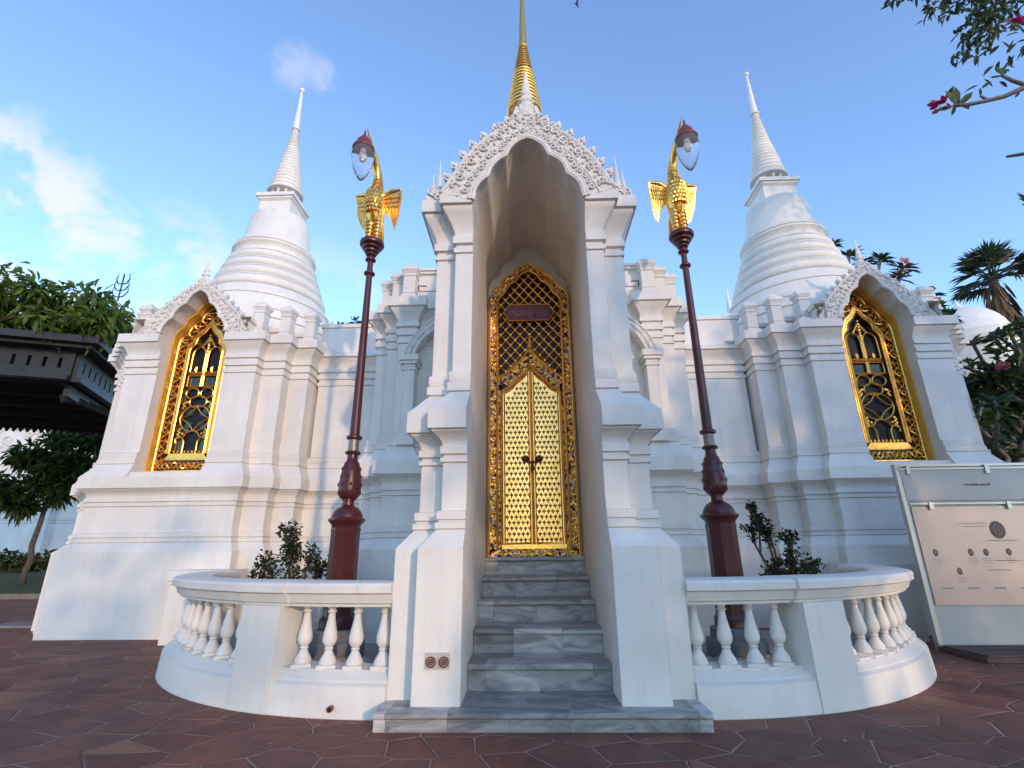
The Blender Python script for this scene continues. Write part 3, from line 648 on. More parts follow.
    for s in (-1, 1):
        l = [(s*.022, 3.74), (s*.022, 4.02)]+[(s*(.125-.103*math.cos(a)), 4.02+.14*math.sin(a)) for a in np.linspace(0, pi, 10)]+[(s*.228, 4.02), (s*.228, 3.74)]
        T_(l)
        for k in range(6): t_.ball((s*(.04+.034*k), y, 3.725), .015, .02, .02, 6, 4)
        t_.leaf((s*.125, y, 3.73), (0, 0, 1), (0, -1, 0), .10, .05)
        T_([(s*.02, 3.50), (s*.02, 3.67), (s*.23, 3.67), (s*.23, 3.50), (s*.02, 3.50)])
        T_([(s*.115+.10*math.cos(a), 3.385+.085*math.sin(a)) for a in np.linspace(0, 2*pi, 17)[:-1]], closed=True)
        T_([(s*.125+s*.105*math.cos(a), 2.60+.08*math.sin(a)*0+(.0)) for a in (0,)]+[(s*.24, 2.66)])
        T_([(s*.105, 2.44), (s*.105, 2.62), (s*.14, 2.68), (s*.2, 2.69), (s*.24, 2.63)])
        T_([(0, 2.79), (s*.08, 2.76), (s*.12, 2.70), (s*.24, 2.66)])
        for cz in (2.77, 3.19, 2.72):
            for k in range(4):
                t_.ball((s*(.215-.02*(k % 2)), y, cz+.028*(k-1.5)), .024, .018, .02, 6, 4)
        t_.ball((s*.17, y, 3.24), .022, .018, .026, 6, 4); t_.ball((s*.15, y, 2.74), .022, .018, .022, 6, 4); t_.ball((s*.20, y, 2.81), .02, .018, .02, 6, 4)
        for q in (-1, 1):                                  # four leaves round the lozenge
            T_(arc((0, 2.98+q*.205), (s*.235, 2.98), .20*s*q, 9)); T_(arc((0, 2.98+q*.205), (s*.235, 2.98), -.12*s*q, 9), .010)
    T_([(.135*math.cos(a), 3.245+.095*math.sin(a)) for a in np.linspace(0, 2*pi, 21)[:-1]], closed=True)
    T_([(0, 3.50), (0, 4.2)], .016); T_([(-.25, 3.695), (.25, 3.695)], .014); T_([(-.25, 3.49), (.25, 3.49)], .012)
    for k in range(7): t_.ball((0, y-.004, 4.06+.05*k), .022+.012*(k % 2), .02, .026, 6, 4)
    for s in (-1, 1):
        for k in range(4): t_.ball((s*(.03+.022*k), y, 4.28-.035*k), .022, .018, .02, 6, 4)
    T_([(-.25, 2.44), (.25, 2.44)], .012)
    for k in range(9): t_.ball((-.22+.055*k, y, 2.465), .016, .018, .024, 6, 4)
    t_.build('tracery', 'gold', w)
    return w

RIN = [(a_, -h_), (a_, -1.81), (b2, -1.81), (b2, -1.60), (c_, -1.60), (c_, -a_), (h_, -a_), (h_, a_), (c_, a_), (c_, 1.6), (b2, 1.6), (b2, 1.81), (a_, 1.81), (a_, h_)]
ROUT = [(-a_, h_), (-a_, 1.78), (-1.37, 1.78), (-1.37, 1.60), (-1.55, 1.60), (-1.55, 1.42), (-1.73, 1.42), (-1.73, a_), (-h_, a_), (-h_, -a_), (-1.73, -a_), (-1.73, -1.42), (-1.55, -1.42), (-1.55, -1.60), (-1.37, -1.60), (-1.37, -1.78), (-a_, -1.78), (-a_, -h_)]
RL = ROUT[-1:]+RIN+ROUT[:-1]                              # left chapel: inner side towards +X
RR = [(-x, y) for x, y in RL[::-1]]; RR = RR[-1:]+RR[:-1]
k0 = RR.index((-a_, -h_)); RR = RR[k0:]+RR[:k0]
for s, side, lit in ((-1, 'left', 'in warm light'), (1, 'right', 'in cool shade')):
    cx = s*CX
    REL = RL if s < 0 else RR
    mb = MB()
    plan = [(x+cx, y+CY) for x, y in REL]
    loft(mb, plan, BASE)
    ow = .51
    o_pl = [(cx+ow, CY-h_), (cx+a_, CY-h_)]+plan[2:]+[(cx-a_, CY-h_), (cx-ow, CY-h_)]
    loft(mb, o_pl, MID+TOPW, closed=False, endy=(True, 4.02))
    # deck, sill and the plain wall over the window
    deck = [(x*.955+cx, y*.955+CY) for x, y in REL]
    deck = [(x, max(y, 4.02)) for x, y in deck]
    mb.plan(deck, 4.20, 4.222)
    mb.box(cx-ow+.001, cx+ow-.001, CY-h_+.10, 4.02, 2.03, 2.112)
    mb.box(cx-1.0, cx-ow-.001, 3.60, 4.10, 4.18, 4.218); mb.box(cx+ow+.001, cx+1.0, 3.60, 4.10, 4.18, 4.218)
    mb.box(cx-.60, cx+.60, 4.04, 4.25, 2.0, 4.98)
    wing = mb.build('chapel_wall', 'plaster', T, label='%s chapel wall %s' % (side, lit))
    posts = []
    for px, py in ((a_, -h_), (b2, -1.81), (c_, -1.60), (h_, -a_), (h_, a_)): posts.append((cx-s*(px-.27), CY+py+(.27 if py < 0 else -.27)))
    for px, py in ((a_, -h_), (1.37, -1.78), (1.55, -1.60), (1.73, -1.42)): posts.append((cx+s*(px-.27), CY+py+.27))
    pm = parapet([(x+cx, y+CY) for x, y in REL[1:]]+[(REL[0][0]+cx, REL[0][1]+CY)], 4.22, 4.44, posts, .31, ph=.43, h=.08, closed=False)
    pm.build('parapet', 'plaster', wing)
    inner = mirror([(-.509, 4.227), (-.509, 4.24)]+lobes(ARCH_KEYS(.509, 4.24, .72), .14, 10)[1:])
    outk = [(-.86, 4.227), (-.77, 4.33), (-.68, 4.51), (-.53, 4.67), (-.37, 4.84), (-.20, 4.97), (0, 5.09)]
    pediment(cx, 3.515, 4.02, inner, mirror(outk), .46, 7, T, label='carved window pediment of the %s chapel' % side, roof_back=4.5, end_spikes=False, seed=3+s)
    # scroll blocks beside the window pediment
    gothic_window(cx, T, 'gilded window of the %s chapel' % side)

    # chedi
    cxx = -5.145 if s < 0 else 5.11
    ch = MB()
    pr = [(1.38, 4.2), (1.38, 4.66), (1.345, 4.68), (1.345, 4.84), (1.37, 4.85), (1.37, 4.90), (1.32, 4.92), (1.32, 5.02), (1.34, 5.03), (1.34, 5.09), (1.27, 5.11), (1.26, 5.14), (1.17, 5.36), (1.19, 5.365), (1.19, 5.42), (1.15, 5.425), (1.08, 5.585), (1.06, 5.60)]
    z = 5.60
    for r_, t in ((1.045, .105), (.965, .10), (.895, .095), (.83, .088)):
        pr += [(r_-.07, z-.004), (r_-.07, z+.012)]
        for k in range(9):
            a = -pi/2+pi*k/8; pr.append((r_-.05+t*.72*math.cos(a), z+.014+t*.9*(1+math.sin(a))))
        z += t*1.8+.022; pr += [(r_-.075, z-.006), (r_-.028, z-.002), (r_-.028, z+.020), (r_-.085, z+.024)]; z += .028
    ztop = z
    pr += [(.735, z), (.715, z+.05), (.73, z+.12), (.775, z+.17), (.785, z+.18), (.785, z+.215), (.735, z+.225), (.735, z+.25), (.755, z+.255), (.755, z+.29), (.685, z+.30)]
    zb = z+.30
    for k in range(15):
        t = k/14; pr.append((.645-.085*t**1.2+.05*(1-t)**4, zb+(7.52-zb)*t))
    pr += [(.545, 7.57), (.49, 7.61), (.2, 7.62)]
    ch.lathe(pr, cxx, CY, 72)
    c = ch.build('chedi', 'plaster', T, label='white bell-shaped stupa over the %s chapel' % side)
    hm = MB()
    hm.box(cxx-.325, cxx+.325, CY-.325, CY+.325, 7.58, 7.91); hm.frustum(cxx, CY, 7.91, 7.95, .325, .36); hm.box(cxx-.365, cxx+.365, CY-.365, CY+.365, 7.95, 8.0)
    hm.box(cxx-.395, cxx+.395, CY-.395, CY+.395, 8.003, 8.085)
    hm.lathe([(.17, 8.08), (.17, 8.30)], cxx, CY, 20)
    for k in range(10):
        a = 2*pi*k/10+.2; hm.lathe([(.034, 8.09), (.034, 8.11), (.026, 8.115), (.026, 8.25), (.036, 8.26), (.036, 8.295)], cxx+.25*math.cos(a), CY+.25*math.sin(a), 8)
    hm.build('harmika', 'plaster', c)
    sp = MB(); pr = [(.31, 8.29), (.355, 8.295), (.365, 8.33), (.345, 8.37), (.315, 8.41)]
    nr = 21; z0, z1 = 8.41, 10.08
    for k in range(nr):
        t = k/nr; rr = .305*(1-t)**1.5*.84+.070; dz = (z1-z0)/nr*(1.28-.56*t); zz = z0+(z1-z0)*(1.28*t-.28*t*t)
        for q in range(6):
            a = -pi/2+pi*q/5; pr.append((rr-.034+.038*math.cos(a), zz+dz*.47*(1+math.sin(a))))
    pr += [(.085, z1+.0), (.09, z1+.02), (.072, z1+.04)]
    for t in np.linspace(0, 1, 8): pr.append((.072-.050*t, z1+.04+1.08*t))
    pr += [(.03, 11.21)]+[(max(.005, .056*math.cos(a)), 11.26+.06*math.sin(a)) for a in np.linspace(-1, pi/2, 8)]
    sp.lathe(pr, cxx, CY, 40); sp.build('ringed_spire', 'plaster', c)

# ---- gilded central stupa behind the porch
gc = MB()
gc.plan([(x*1.0, y) for x, y in [(-1.2, 4.0), (1.2, 4.0), (1.2, 7.2), (-1.2, 7.2)]], 4.2, 4.7)
k_ = 1.27
pr = [(1.42, 4.6), (1.42, 5.9), (1.38, 5.95), (1.38, 6.2), (1.34, 6.3), (1.32, 6.5)]
z = 6.5
for r_, t in ((1.28, .16), (1.16, .155), (1.05, .15), (.97, .14), (.90, .13)):
    pr += [(r_-.07, z+.015)]+[(r_-.04+t*.55*math.cos(a), z+.02+t*.9*(1+math.sin(a))) for a in np.linspace(-pi/2, pi/2, 8)]
    z += t*1.8+.04
for t in np.linspace(0, 1, 12): pr.append((.84-.12*t, z+.1+(9.4-z)*t))
pr += [(.6, 9.58), (.2, 9.6)]
gc.lathe(pr, 0, CY, 64); gcc = gc.build('central_stupa', 'plaster', T)
gs = MB(); gs.box(-.26, .26, CY-.26, CY+.26, 9.5, 9.9); gs.box(-.30, .30, CY-.30, CY+.30, 9.9, 10.0); gs.lathe([(.25, 9.95), (.25, 10.2)], 0, CY, 20)
pr = [(.34, 10.18), (.37, 10.2), (.37, 10.27), (.35, 10.32)]
nr = 20; z0, z1 = 10.32, 12.32
for k in range(nr):
    t = k/nr; rr = .29*(1-t)**1.05+.10; zz = z0+(z1-z0)*(1.22*t-.22*t*t); dz = (z1-z0)/nr*(1.22-.44*t)
    for q in range(6):
        a = -pi/2+pi*q/5; pr.append((rr-.045+.05*math.cos(a), zz+dz*.47*(1+math.sin(a))))
pr += [(.115, z1), (.12, z1+.03), (.10, z1+.06)]
for t in np.linspace(0, 1, 10): pr.append((.10-.075*t, z1+.06+2.3*t))
pr += [(.06, z1+2.4), (.05, z1+2.5), (.005, z1+2.56)]
gs.lathe(pr, 0.03, CY, 40); gs.build('gilded_spire', 'gold', gcc)

# ---- porch
mb = MB()
for s in (-1, 1):
    pl = [(-1.0, 2.80), (-1.0, .39), (-.81, .39), (-.81, .24), (-.50, .24)]
    loft(mb, pl, BASE+MIDP+TOPP, closed=False, sx=s, endy=(False, 2.8), poly2=[(-1.0, 2.80), (-1.0, .47), (-.815, .47), (-.815, .355), (-.50, .355)], zsw=2.1)
    mb.plan([(s*x, y) for x, y in [(-.97, 2.8), (-.97, .50), (-.79, .50), (-.79, .385), (-.505, .385), (-.505, 2.8)]][::s], 4.06, 4.078)
# door wall closing the passage
mb.box(-.499, .499, 2.14, 2.49, .0, 4.9)
porch = mb.build('porch', 'plaster', T)
inner = mirror([(-.50, 3.98), (-.49, 4.02)]+lobes([(-.49, 4.02), (-.362, 4.24), (-.20, 4.46), (0, 4.665)], .15, 10)[1:])
outk = [(-.80, 4.07), (-.745, 4.14), (-.675, 4.27), (-.595, 4.43), (-.48, 4.58), (-.355, 4.70), (-.22, 4.80), (-.10, 4.885), (0, 4.97)]
pediment(0, .375, .69, inner, mirror(outk), .55, 7, T, label='carved stucco pediment over the porch arch', roof_back=2.7, seed=8)

# ---- doorway
D0 = 2.085
dk = [(-.465, .956), (-.465, 3.70), (-.463, 3.78)]
dtop = lobes([(-.463, 3.78), (-.325, 4.06), (-.178, 4.215), (0, 4.35)], [.20, .18, .14], 8)
DO = resample(mirror(dk+dtop[1:]), 121)
DI = resample(mirror([(-.375, 1.03), (-.375, 3.70), (-.373, 3.75)]+lobes([(-.373, 3.75), (-.275, 3.965), (-.15, 4.115), (0, 4.255)], [.20, .18, .14], 8)[1:]), 121)
fr = MB(); fr.ring(DI, DO, D0-.03, D0+.06); fr.box(-.465, .465, D0-.03, D0+.06, .957, 1.03)
ogI = [(-.325, 2.68), (-.30, 2.74), (-.20, 2.80), (-.10, 2.90), (0, 3.03)]
ogO = [(-.372, 2.82), (-.33, 2.90), (-.22, 2.98), (-.12, 3.08), (0, 3.26)]
ogI = lobes(ogI, [.12, -.05, .05, -.05], 5); ogO = lobes(ogO, [.12, -.05, .05, -.05], 5)
fr.ring(resample(mirror(ogI), 41), resample(mirror(ogO), 41), D0-.028, D0+.05)
for s in (-1, 1): fr.box(min(s*.372, s*.328), max(s*.372, s*.328), D0-.028, D0+.05, 1.03, 2.80)
door = fr.build('doorway', 'mosaic', T)
mg = MB()
for P, r in ((DO, .014), (DI, .014)): mg.tube(path3(P, D0-.035), r, 6)
mg.tube(path3(mirror(ogO), D0-.034), .013, 6); mg.tube(path3([(-.328, 1.075)]+mirror([(-.328, 2.68)]+ogI)+[(.328, 1.075), (-.328, 1.075)], D0-.034), .013, 6)
for i in range(2, 119, 2):                                     # scrolls on the border
    x = (DO[i][0]+DI[i][0])/2; z = (DO[i][1]+DI[i][1])/2
    scroll(mg, x, D0-.036, z, .026, 1 if i % 4 else -1, i*.7, .007, 9)
for i in range(14):
    x = -.42+.84*i/13; scroll(mg, x, D0-.036, .993, .022, 1 if i % 2 else -1, i, .007, 9)
mg.box(-.33, .33, D0-.045, D0-.005, 1.03, 1.075); mg.lathe([(.03, 3.24), (.035, 3.27), (.015, 3.31), (.02, 3.33), (.003, 3.40)], 0, D0-.03, 8)
mg.build('gilt_moulding', 'gold', door)
# lattice of the transom over dark glass
tg = MB(); tg.prism([(x, z) for x, z in DI[30:91]], D0+.03, D0+.05); tgo = tg.build('transom_glass', 'glass', door)
la = MB()
def inside(x, z):
    # below the lobed head and above the ogee
    ax = abs(x)
    zt = np.interp(-ax, [p[0] for p in DI[10:61]], [p[1] for p in DI[10:61]]); zl = np.interp(-ax, [p[0] for p in ogO], [p[1] for p in ogO])
    return ax < .372 and z < zt and z > zl
st = .112
for sg in (-1, 1):
    for k in range(-30, 40):
        run = []
        for q in range(0, 240):
            x = -.38+.76*q/239; z = 2.9+k*st*1.17+sg*x*1.17
            if inside(x, z): run.append((x, D0+.012, z))
            elif run: break
        if len(run) > 6: la.tube([run[0], run[len(run)//2], run[-1]], .0105, 6)
for i in range(-8, 9):
    for j in range(0, 24):
        x = i*st/2; z = 2.9+j*st*1.17/2
        if (i+j) % 2 == 0 and inside(x, z): la.ball((x, D0-.004, z), .017, .014, .017, 6, 4)
la.build('lattice', 'gold', door)
# the two leaves with rows of small flame motifs
def leaf_top(x): return float(np.interp(-abs(x), [p[0] for p in ogI], [p[1] for p in ogI]))
for s in (-1, 1):
    lf = MB(); xs = np.linspace(.012, .315, 14)
    lf.prism([(s*.012, 1.075)]+[(s*x, leaf_top(x)-.012) for x in xs]+[(s*.315, 1.075)], D0+.0, D0+.04)
    nr = 33; nc = 6
    for j in range(nr):
        for i in range(nc):
            x = .040+(i+.5*(j % 2))*.0470; z = 1.12+j*.0565
            if x > .295 or z+.05 > leaf_top(x)-.03: continue
            w_, h2 = .0125, .025; X = s*x; y = D0-.003
            lf.add([(X-w_, y, z-.004), (X, y, z-h2), (X+w_, y, z-.004), (X+w_*.55, y, z+h2*.45), (X, y, z+h2*1.15), (X-w_*.55, y, z+h2*.45), (X, y-.010, z)],
                   [(0, 1, 6), (1, 2, 6), (2, 3, 6), (3, 4, 6), (4, 5, 6), (5, 0, 6)], 1, False)
            lf.ball((X, y-.008, z), .005, .004, .007, 5, 3)
            for q in (-1, 1): lf.ball((X+q*.0145, D0-.002, z+.004), .0055, .004, .010, 5, 3, 1)
            lf.ball((X, D0-.002, z-.0275), .005, .004, .006, 5, 3, 1)
    lv = lf.build('door_leaf', ['door_gold', 'motif'], door)
    fr2 = MB(); fr2.tube(path3([(s*.03, 1.09)]+[(s*x, leaf_top(x)-.035) for x in np.linspace(.03, .298, 12)]+[(s*.298, 1.09), (s*.03, 1.09)], D0-.006), .008, 6)
    fr2.build('leaf_edging', 'gold', lv)
    hd = MB(); hd.xf = lambda p, s=s: Vector((s*.072+p.x, D0-.005-p.z, 1.955+p.y))
    hd.lathe([(.038, 0), (.040, .008), (.030, .014), (.014, .018), (.012, .03), (.024, .036), (.026, .048), (.012, .058)], 0, 0, 16)
    hd.build('door_knob', 'rust', lv)
mm = MB(); mm.tube([(0, D0-.012, 1.08), (0, D0-.012, 2.99)], .016, 8)
mm.build('meeting_stile', 'gold', door)
hs = MB(); hs.tube([(-.055, D0-.05, 1.93), (-.02, D0-.045, 1.915), (.03, D0-.045, 1.918), (.055, D0-.05, 1.93)], .009, 6)
hs.tube([(0, D0-.045, 1.915), (-.012, D0-.045, 1.85), (-.006, D0-.045, 1.80)], .010, 6); hs.tube([(0, D0-.045, 1.915), (.015, D0-.045, 1.86), (.02, D0-.045, 1.83)], .007, 6)
hs.build('tied_cord', 'rust', door)

# name plaque above the leaves
pq = thing('name_plaque', 'red six-sided plaque with Thai lettering on the gilded lattice over the door', 'sign', (0, D0-.03, 3.68))
mb = MB(); hexa = [(-.30, 3.68), (-.235, 3.58), (.235, 3.58), (.30, 3.68), (.235, 3.785), (-.235, 3.785)]
mb.prism(hexa, D0-.06, D0-.03); mb.build('plaque_panel', 'plaque', pq)
mb = MB(); mb.tube(path3(hexa, D0-.06), .007, 6, closed=True); mb.build('plaque_rim', 'gold', pq)
def text_mesh(name, txt, size, mat, parent, loc, ext=.004, width=None):
    cu = bpy.data.curves.new(name, 'FONT'); cu.body = txt; cu.size = size*S; cu.align_x = 'CENTER'; cu.align_y = 'CENTER'; cu.extrude = ext*S
    t = bpy.data.objects.new(name, cu); COL.objects.link(t)
    bpy.context.view_layer.update()
    me = bpy.data.meshes.new_from_object(t.evaluated_get(bpy.context.evaluated_depsgraph_get()))
    bpy.data.objects.remove(t); me.materials.clear(); me.materials.append(M[mat])
    o = bpy.data.objects.new(name, me); COL.objects.link(o); o.parent = parent
    o.location = (Vector(loc)-Vector(ORG[parent.name]))*S; o.rotation_euler = (pi/2, 0, 0)
    if width:
        xs = [v.co.x for v in me.vertices]; cxm = (max(xs)+min(xs))/2; k = width*S/(max(xs)-min(xs))
        for v in me.vertices: v.co.x = (v.co.x-cxm)*k
    ORG[o.name] = tuple(loc); return o
text_mesh('lettering', 'สุนันทานุสาวรีย์', .135, 'script', pq, (0, D0-.063, 3.675), width=.45)

# lightning rods sticking out of the parapet
for s, nm in ((-1, 'left'), (1, 'right')):
    mb = MB(); mb.tube([(s*1.50, 2.76, 4.42), (s*1.47, 2.6, 4.40), (s*1.30, 2.3, 4.22)], .009, 6)
    mb.build('lightning_rod', 'metal', T)

# ------------------------------------------------------------------ marble staircase
ST = thing('marble_staircase', 'grey veined marble steps climbing between the white porch piers', 'steps', (0, .6, 0))
hs0, rs, td = .103, .1705, .360
def nosed(mb, x0, x1, y0, y1, z0, z1, nz=.042, ov=.03):
    mb.box(x0+.001, x1-.001, y0, y1, z0, z1-nz-.001)
    pr = [(y0-ov+.010, z1-nz), (y0-ov, z1-nz+.010), (y0-ov, z1-.010), (y0-ov+.010, z1), (y1, z1), (y1, z1-nz)]
    n = len(pr); vs = [(x, y, z) for x in (x0, x1) for y, z in pr]
    mb.add(vs, [tuple(range(n)), tuple(range(2*n-1, n-1, -1))]+[(i, (i+1) % n, n+(i+1) % n, n+i) for i in range(n)], 0, False)
mb = MB(); nosed(mb, -1.005, 1.005, .125, .42, 0, hs0, .034, .022); mb.box(-.498, .498, .42, .60, 0, hs0-.001)
mb.build('base_slab', 'marble', ST)
for i in range(5):
    mb = MB(); nosed(mb, -.4985, .4985, .6+td*i, .6+td*(i+1)+(0.03 if i < 4 else -.24), hs0+rs*i-.001, hs0+rs*(i+1))
    mb.build('step', 'marble', ST)

# ------------------------------------------------------------------ balustrades
def baluster_mesh():
    mb = MB(); mb.box(-.066, .066, -.066, .066, -.01, .022)
    mb.lathe([(.058, .02), (.060, .035), (.052, .055), (.034, .085), (.024, .108), (.030, .114), (.030, .122), (.024, .128), (.036, .140), (.048, .160), (.051, .180), (.047, .21), (.036, .26), (.027, .305), (.022, .345),
              (.032, .350), (.032, .360), (.024, .365), (.026, .375), (.044, .392), (.046, .400)], 0, 0, 18)
    mb.box(-.052, .052, -.052, .052, .395, .425)
    return mb
BAL = None
for s, side in ((-1, 'left'), (1, 'right')):
    bo = thing('balustrade', 'white curved balustrade %s of the steps%s' % (side, ', in warm light' if s < 0 else ', beside the information board'), 'balustrade', (s*2.3, 1.0, 0), 'curved balustrades')
    c0 = (-1.0, 3.25)
    def pt(r, a): return (s*(c0[0]-r*math.sin(a)), c0[1]-r*math.cos(a))
    def sweep(mb, prof, a0, a1, n=40):
        k = len(prof); vs = []
        for i in range(n+1):
            a = a0+(a1-a0)*i/n
            for r, z in prof: x, y = pt(r, a); vs.append((x, y, z))
        fs = [(i*k+j, i*k+(j+1) % k, (i+1)*k+(j+1) % k, (i+1)*k+j) for i in range(n) for j in range(k)]
        fs += [tuple(range(k)), tuple(range(n*k+k-1, n*k-1, -1))]
        mb.add(vs, fs, 0, True)
    A1 = R(86)
    mb = MB(); sweep(mb, [(2.90, 0), (2.885, .185), (2.855, .200), (2.855, .21), (2.80, .252), (2.80, .262), (2.62, .272), (2.62, .10), (2.60, 0)], 0, A1)
    mb.build('kerb_wall', 'plaster', bo)
    mb = MB(); sweep(mb, [(2.83, .655), (2.83, .675), (2.855, .68), (2.86, .70), (2.875, .725), (2.878, .740), (2.905, .748), (2.908, .795), (2.895, .812), (2.86, .820), (2.62, .820), (2.585, .812), (2.572, .795), (2.572, .748), (2.60, .70), (2.63, .675), (2.63, .655)], 0, A1)
    mb.build('coping', 'plaster', bo)
    mb = MB()                                                # pier between the two runs of balusters, breaking forward
    sweep(mb, [(2.905, 0), (2.89, .66), (2.58, .66), (2.58, 0)], R(16.4), R(23.6), 6)
    sweep(mb, [(2.855, .655), (2.855, .676), (2.88, .681), (2.885, .70), (2.90, .726), (2.903, .7405), (2.93, .7485), (2.933, .796), (2.92, .8135), (2.88, .8218), (2.60, .8218), (2.565, .8135), (2.552, .796), (2.552, .7485), (2.58, .70), (2.60, .655)], R(15.6), R(24.4), 6)
    mb.build('pier', 'plaster', bo)
    mb = MB(); X0, X1 = -4.42, -3.72
    xs = sorted((s*X0, s*X1)); mb.box(xs[0], xs[1], 3.06, 3.468, 0, .66)
    xs2 = (xs[0]-.04, xs[1]+.04); mb.box(xs2[0]+.02, xs2[1]-.02, 3.04, 3.466, .66, .70); mb.box(xs2[0], xs2[1], 3.02, 3.465, .703, .824)
    mb.build('end_pier', 'plaster', bo)
    angs = [1.6+4.15*i for i in range(4)]+[26.8+4.15*i for i in range(13)]
    for a in angs:
        x, y = pt(2.735, R(a))
        if BAL is None:
            BAL = baluster_mesh().build('baluster', 'plaster', bo, org=(0, 0, 0)); src = BAL
            BAL.location = (Vector((x, y, .262))-Vector(ORG[bo.name]))*S; BAL.rotation_euler = (0, 0, -R(a)*-s); ORG[BAL.name] = (x, y, .262); continue
        copy_part(BAL, bo, (x, y, .262), s*R(a))
    # planting bed behind
    mb = MB(); n = 40
    ring = [pt(2.615, R(90)*i/n) for i in range(n+1)]+[(s*-1.02, 3.3)]
    mb.add([(x, y, .10) for x, y in ring], [tuple(range(len(ring)))[::1]], 0, False)
    mb.build('gravel_bed', 'gravel', kind='structure', org=(s*2, 2, .1))
rd = random.Random(5); mb = MB()
for s in (-1, 1):
    for i in range(420):
        a = R(rd.uniform(1, 45)); r = rd.uniform(1.75, 2.6); x, y = s*(-1.0-r*math.sin(a))*1, 3.25-r*math.cos(a)
        q = rd.uniform(.018, .042); mb.ball((x, y, .10+q*.4), q*rd.uniform(.8, 1.4), q*rd.uniform(.8, 1.3), q*.75, 6, 4)
mb.build('loose_gravel', 'pebble', label='pale loose gravel behind the balusters', category='gravel', kind='stuff')

mb = MB(); rd = random.Random(15)
for k in range(150):
    if k < 90: a = R(rd.uniform(0, 80)); r = 2.93+abs(rd.gauss(0, .05)); q = rd.choice((-1, 1)); x, y = q*(-1.0-r*math.sin(a)), 3.25-r*math.cos(a)
    else: x, y = rd.uniform(-4, 4), rd.uniform(-1.6, .1)
    mb.leaf((x, y, .006), (rd.uniform(-1, 1), rd.uniform(-1, 1), .05), (0, 0, 1), rd.uniform(.012, .035), rd.uniform(.008, .016), rd.randrange(2), .15)
mb.build('fallen_petals', ['pebble', 'thatch'], label='small pale petals and leaf bits fallen along the foot of the balustrades', category='petals', kind='stuff', normals=False)
# drain stubs in the kerb walls
mb = MB(); mb.xf = lambda p: Vector((-1.352+p.x, .36-p.z, .062+p.y)); mb.lathe([(.018, -.02), (.018, .022), (.012, .022), (.012, -.01)], 0, 0, 12)
mb.build('drain_pipe', 'rust', label='small brown drain spout low in the left balustrade kerb', category='drain', org=(-1.352, .36, .062))

# wall outlets on the left porch pier
for k, x in enumerate((-.690, -.607)):
    o = thing('wall_outlet', '%s of the two square plates with brown rings on the left porch pier' % ('left' if k == 0 else 'right'), 'outlet', (x, .236, .36), 'round outlets on the porch pier')
    mb = MB(); mb.box(x-.037, x+.037, .228, .239, .31, .405); mb.build('cover_plate', 'plate', o)
    mb = MB(); mb.xf = lambda p, x=x: Vector((x+p.x, .228-p.z, .352+p.y))
    mb.lathe([(.033, 0), (.033, .006), (.024, .006), (.024, .002)], 0, 0, 20, caps=False); mb.lathe([(.019, 0), (.019, .007), (.012, .007), (.012, .002)], 0, 0, 18, caps=False); mb.lathe([(.008, 0), (.008, .008), (.002, .009)], 0, 0, 12)
    mb.build('ring_socket', 'rust', o)

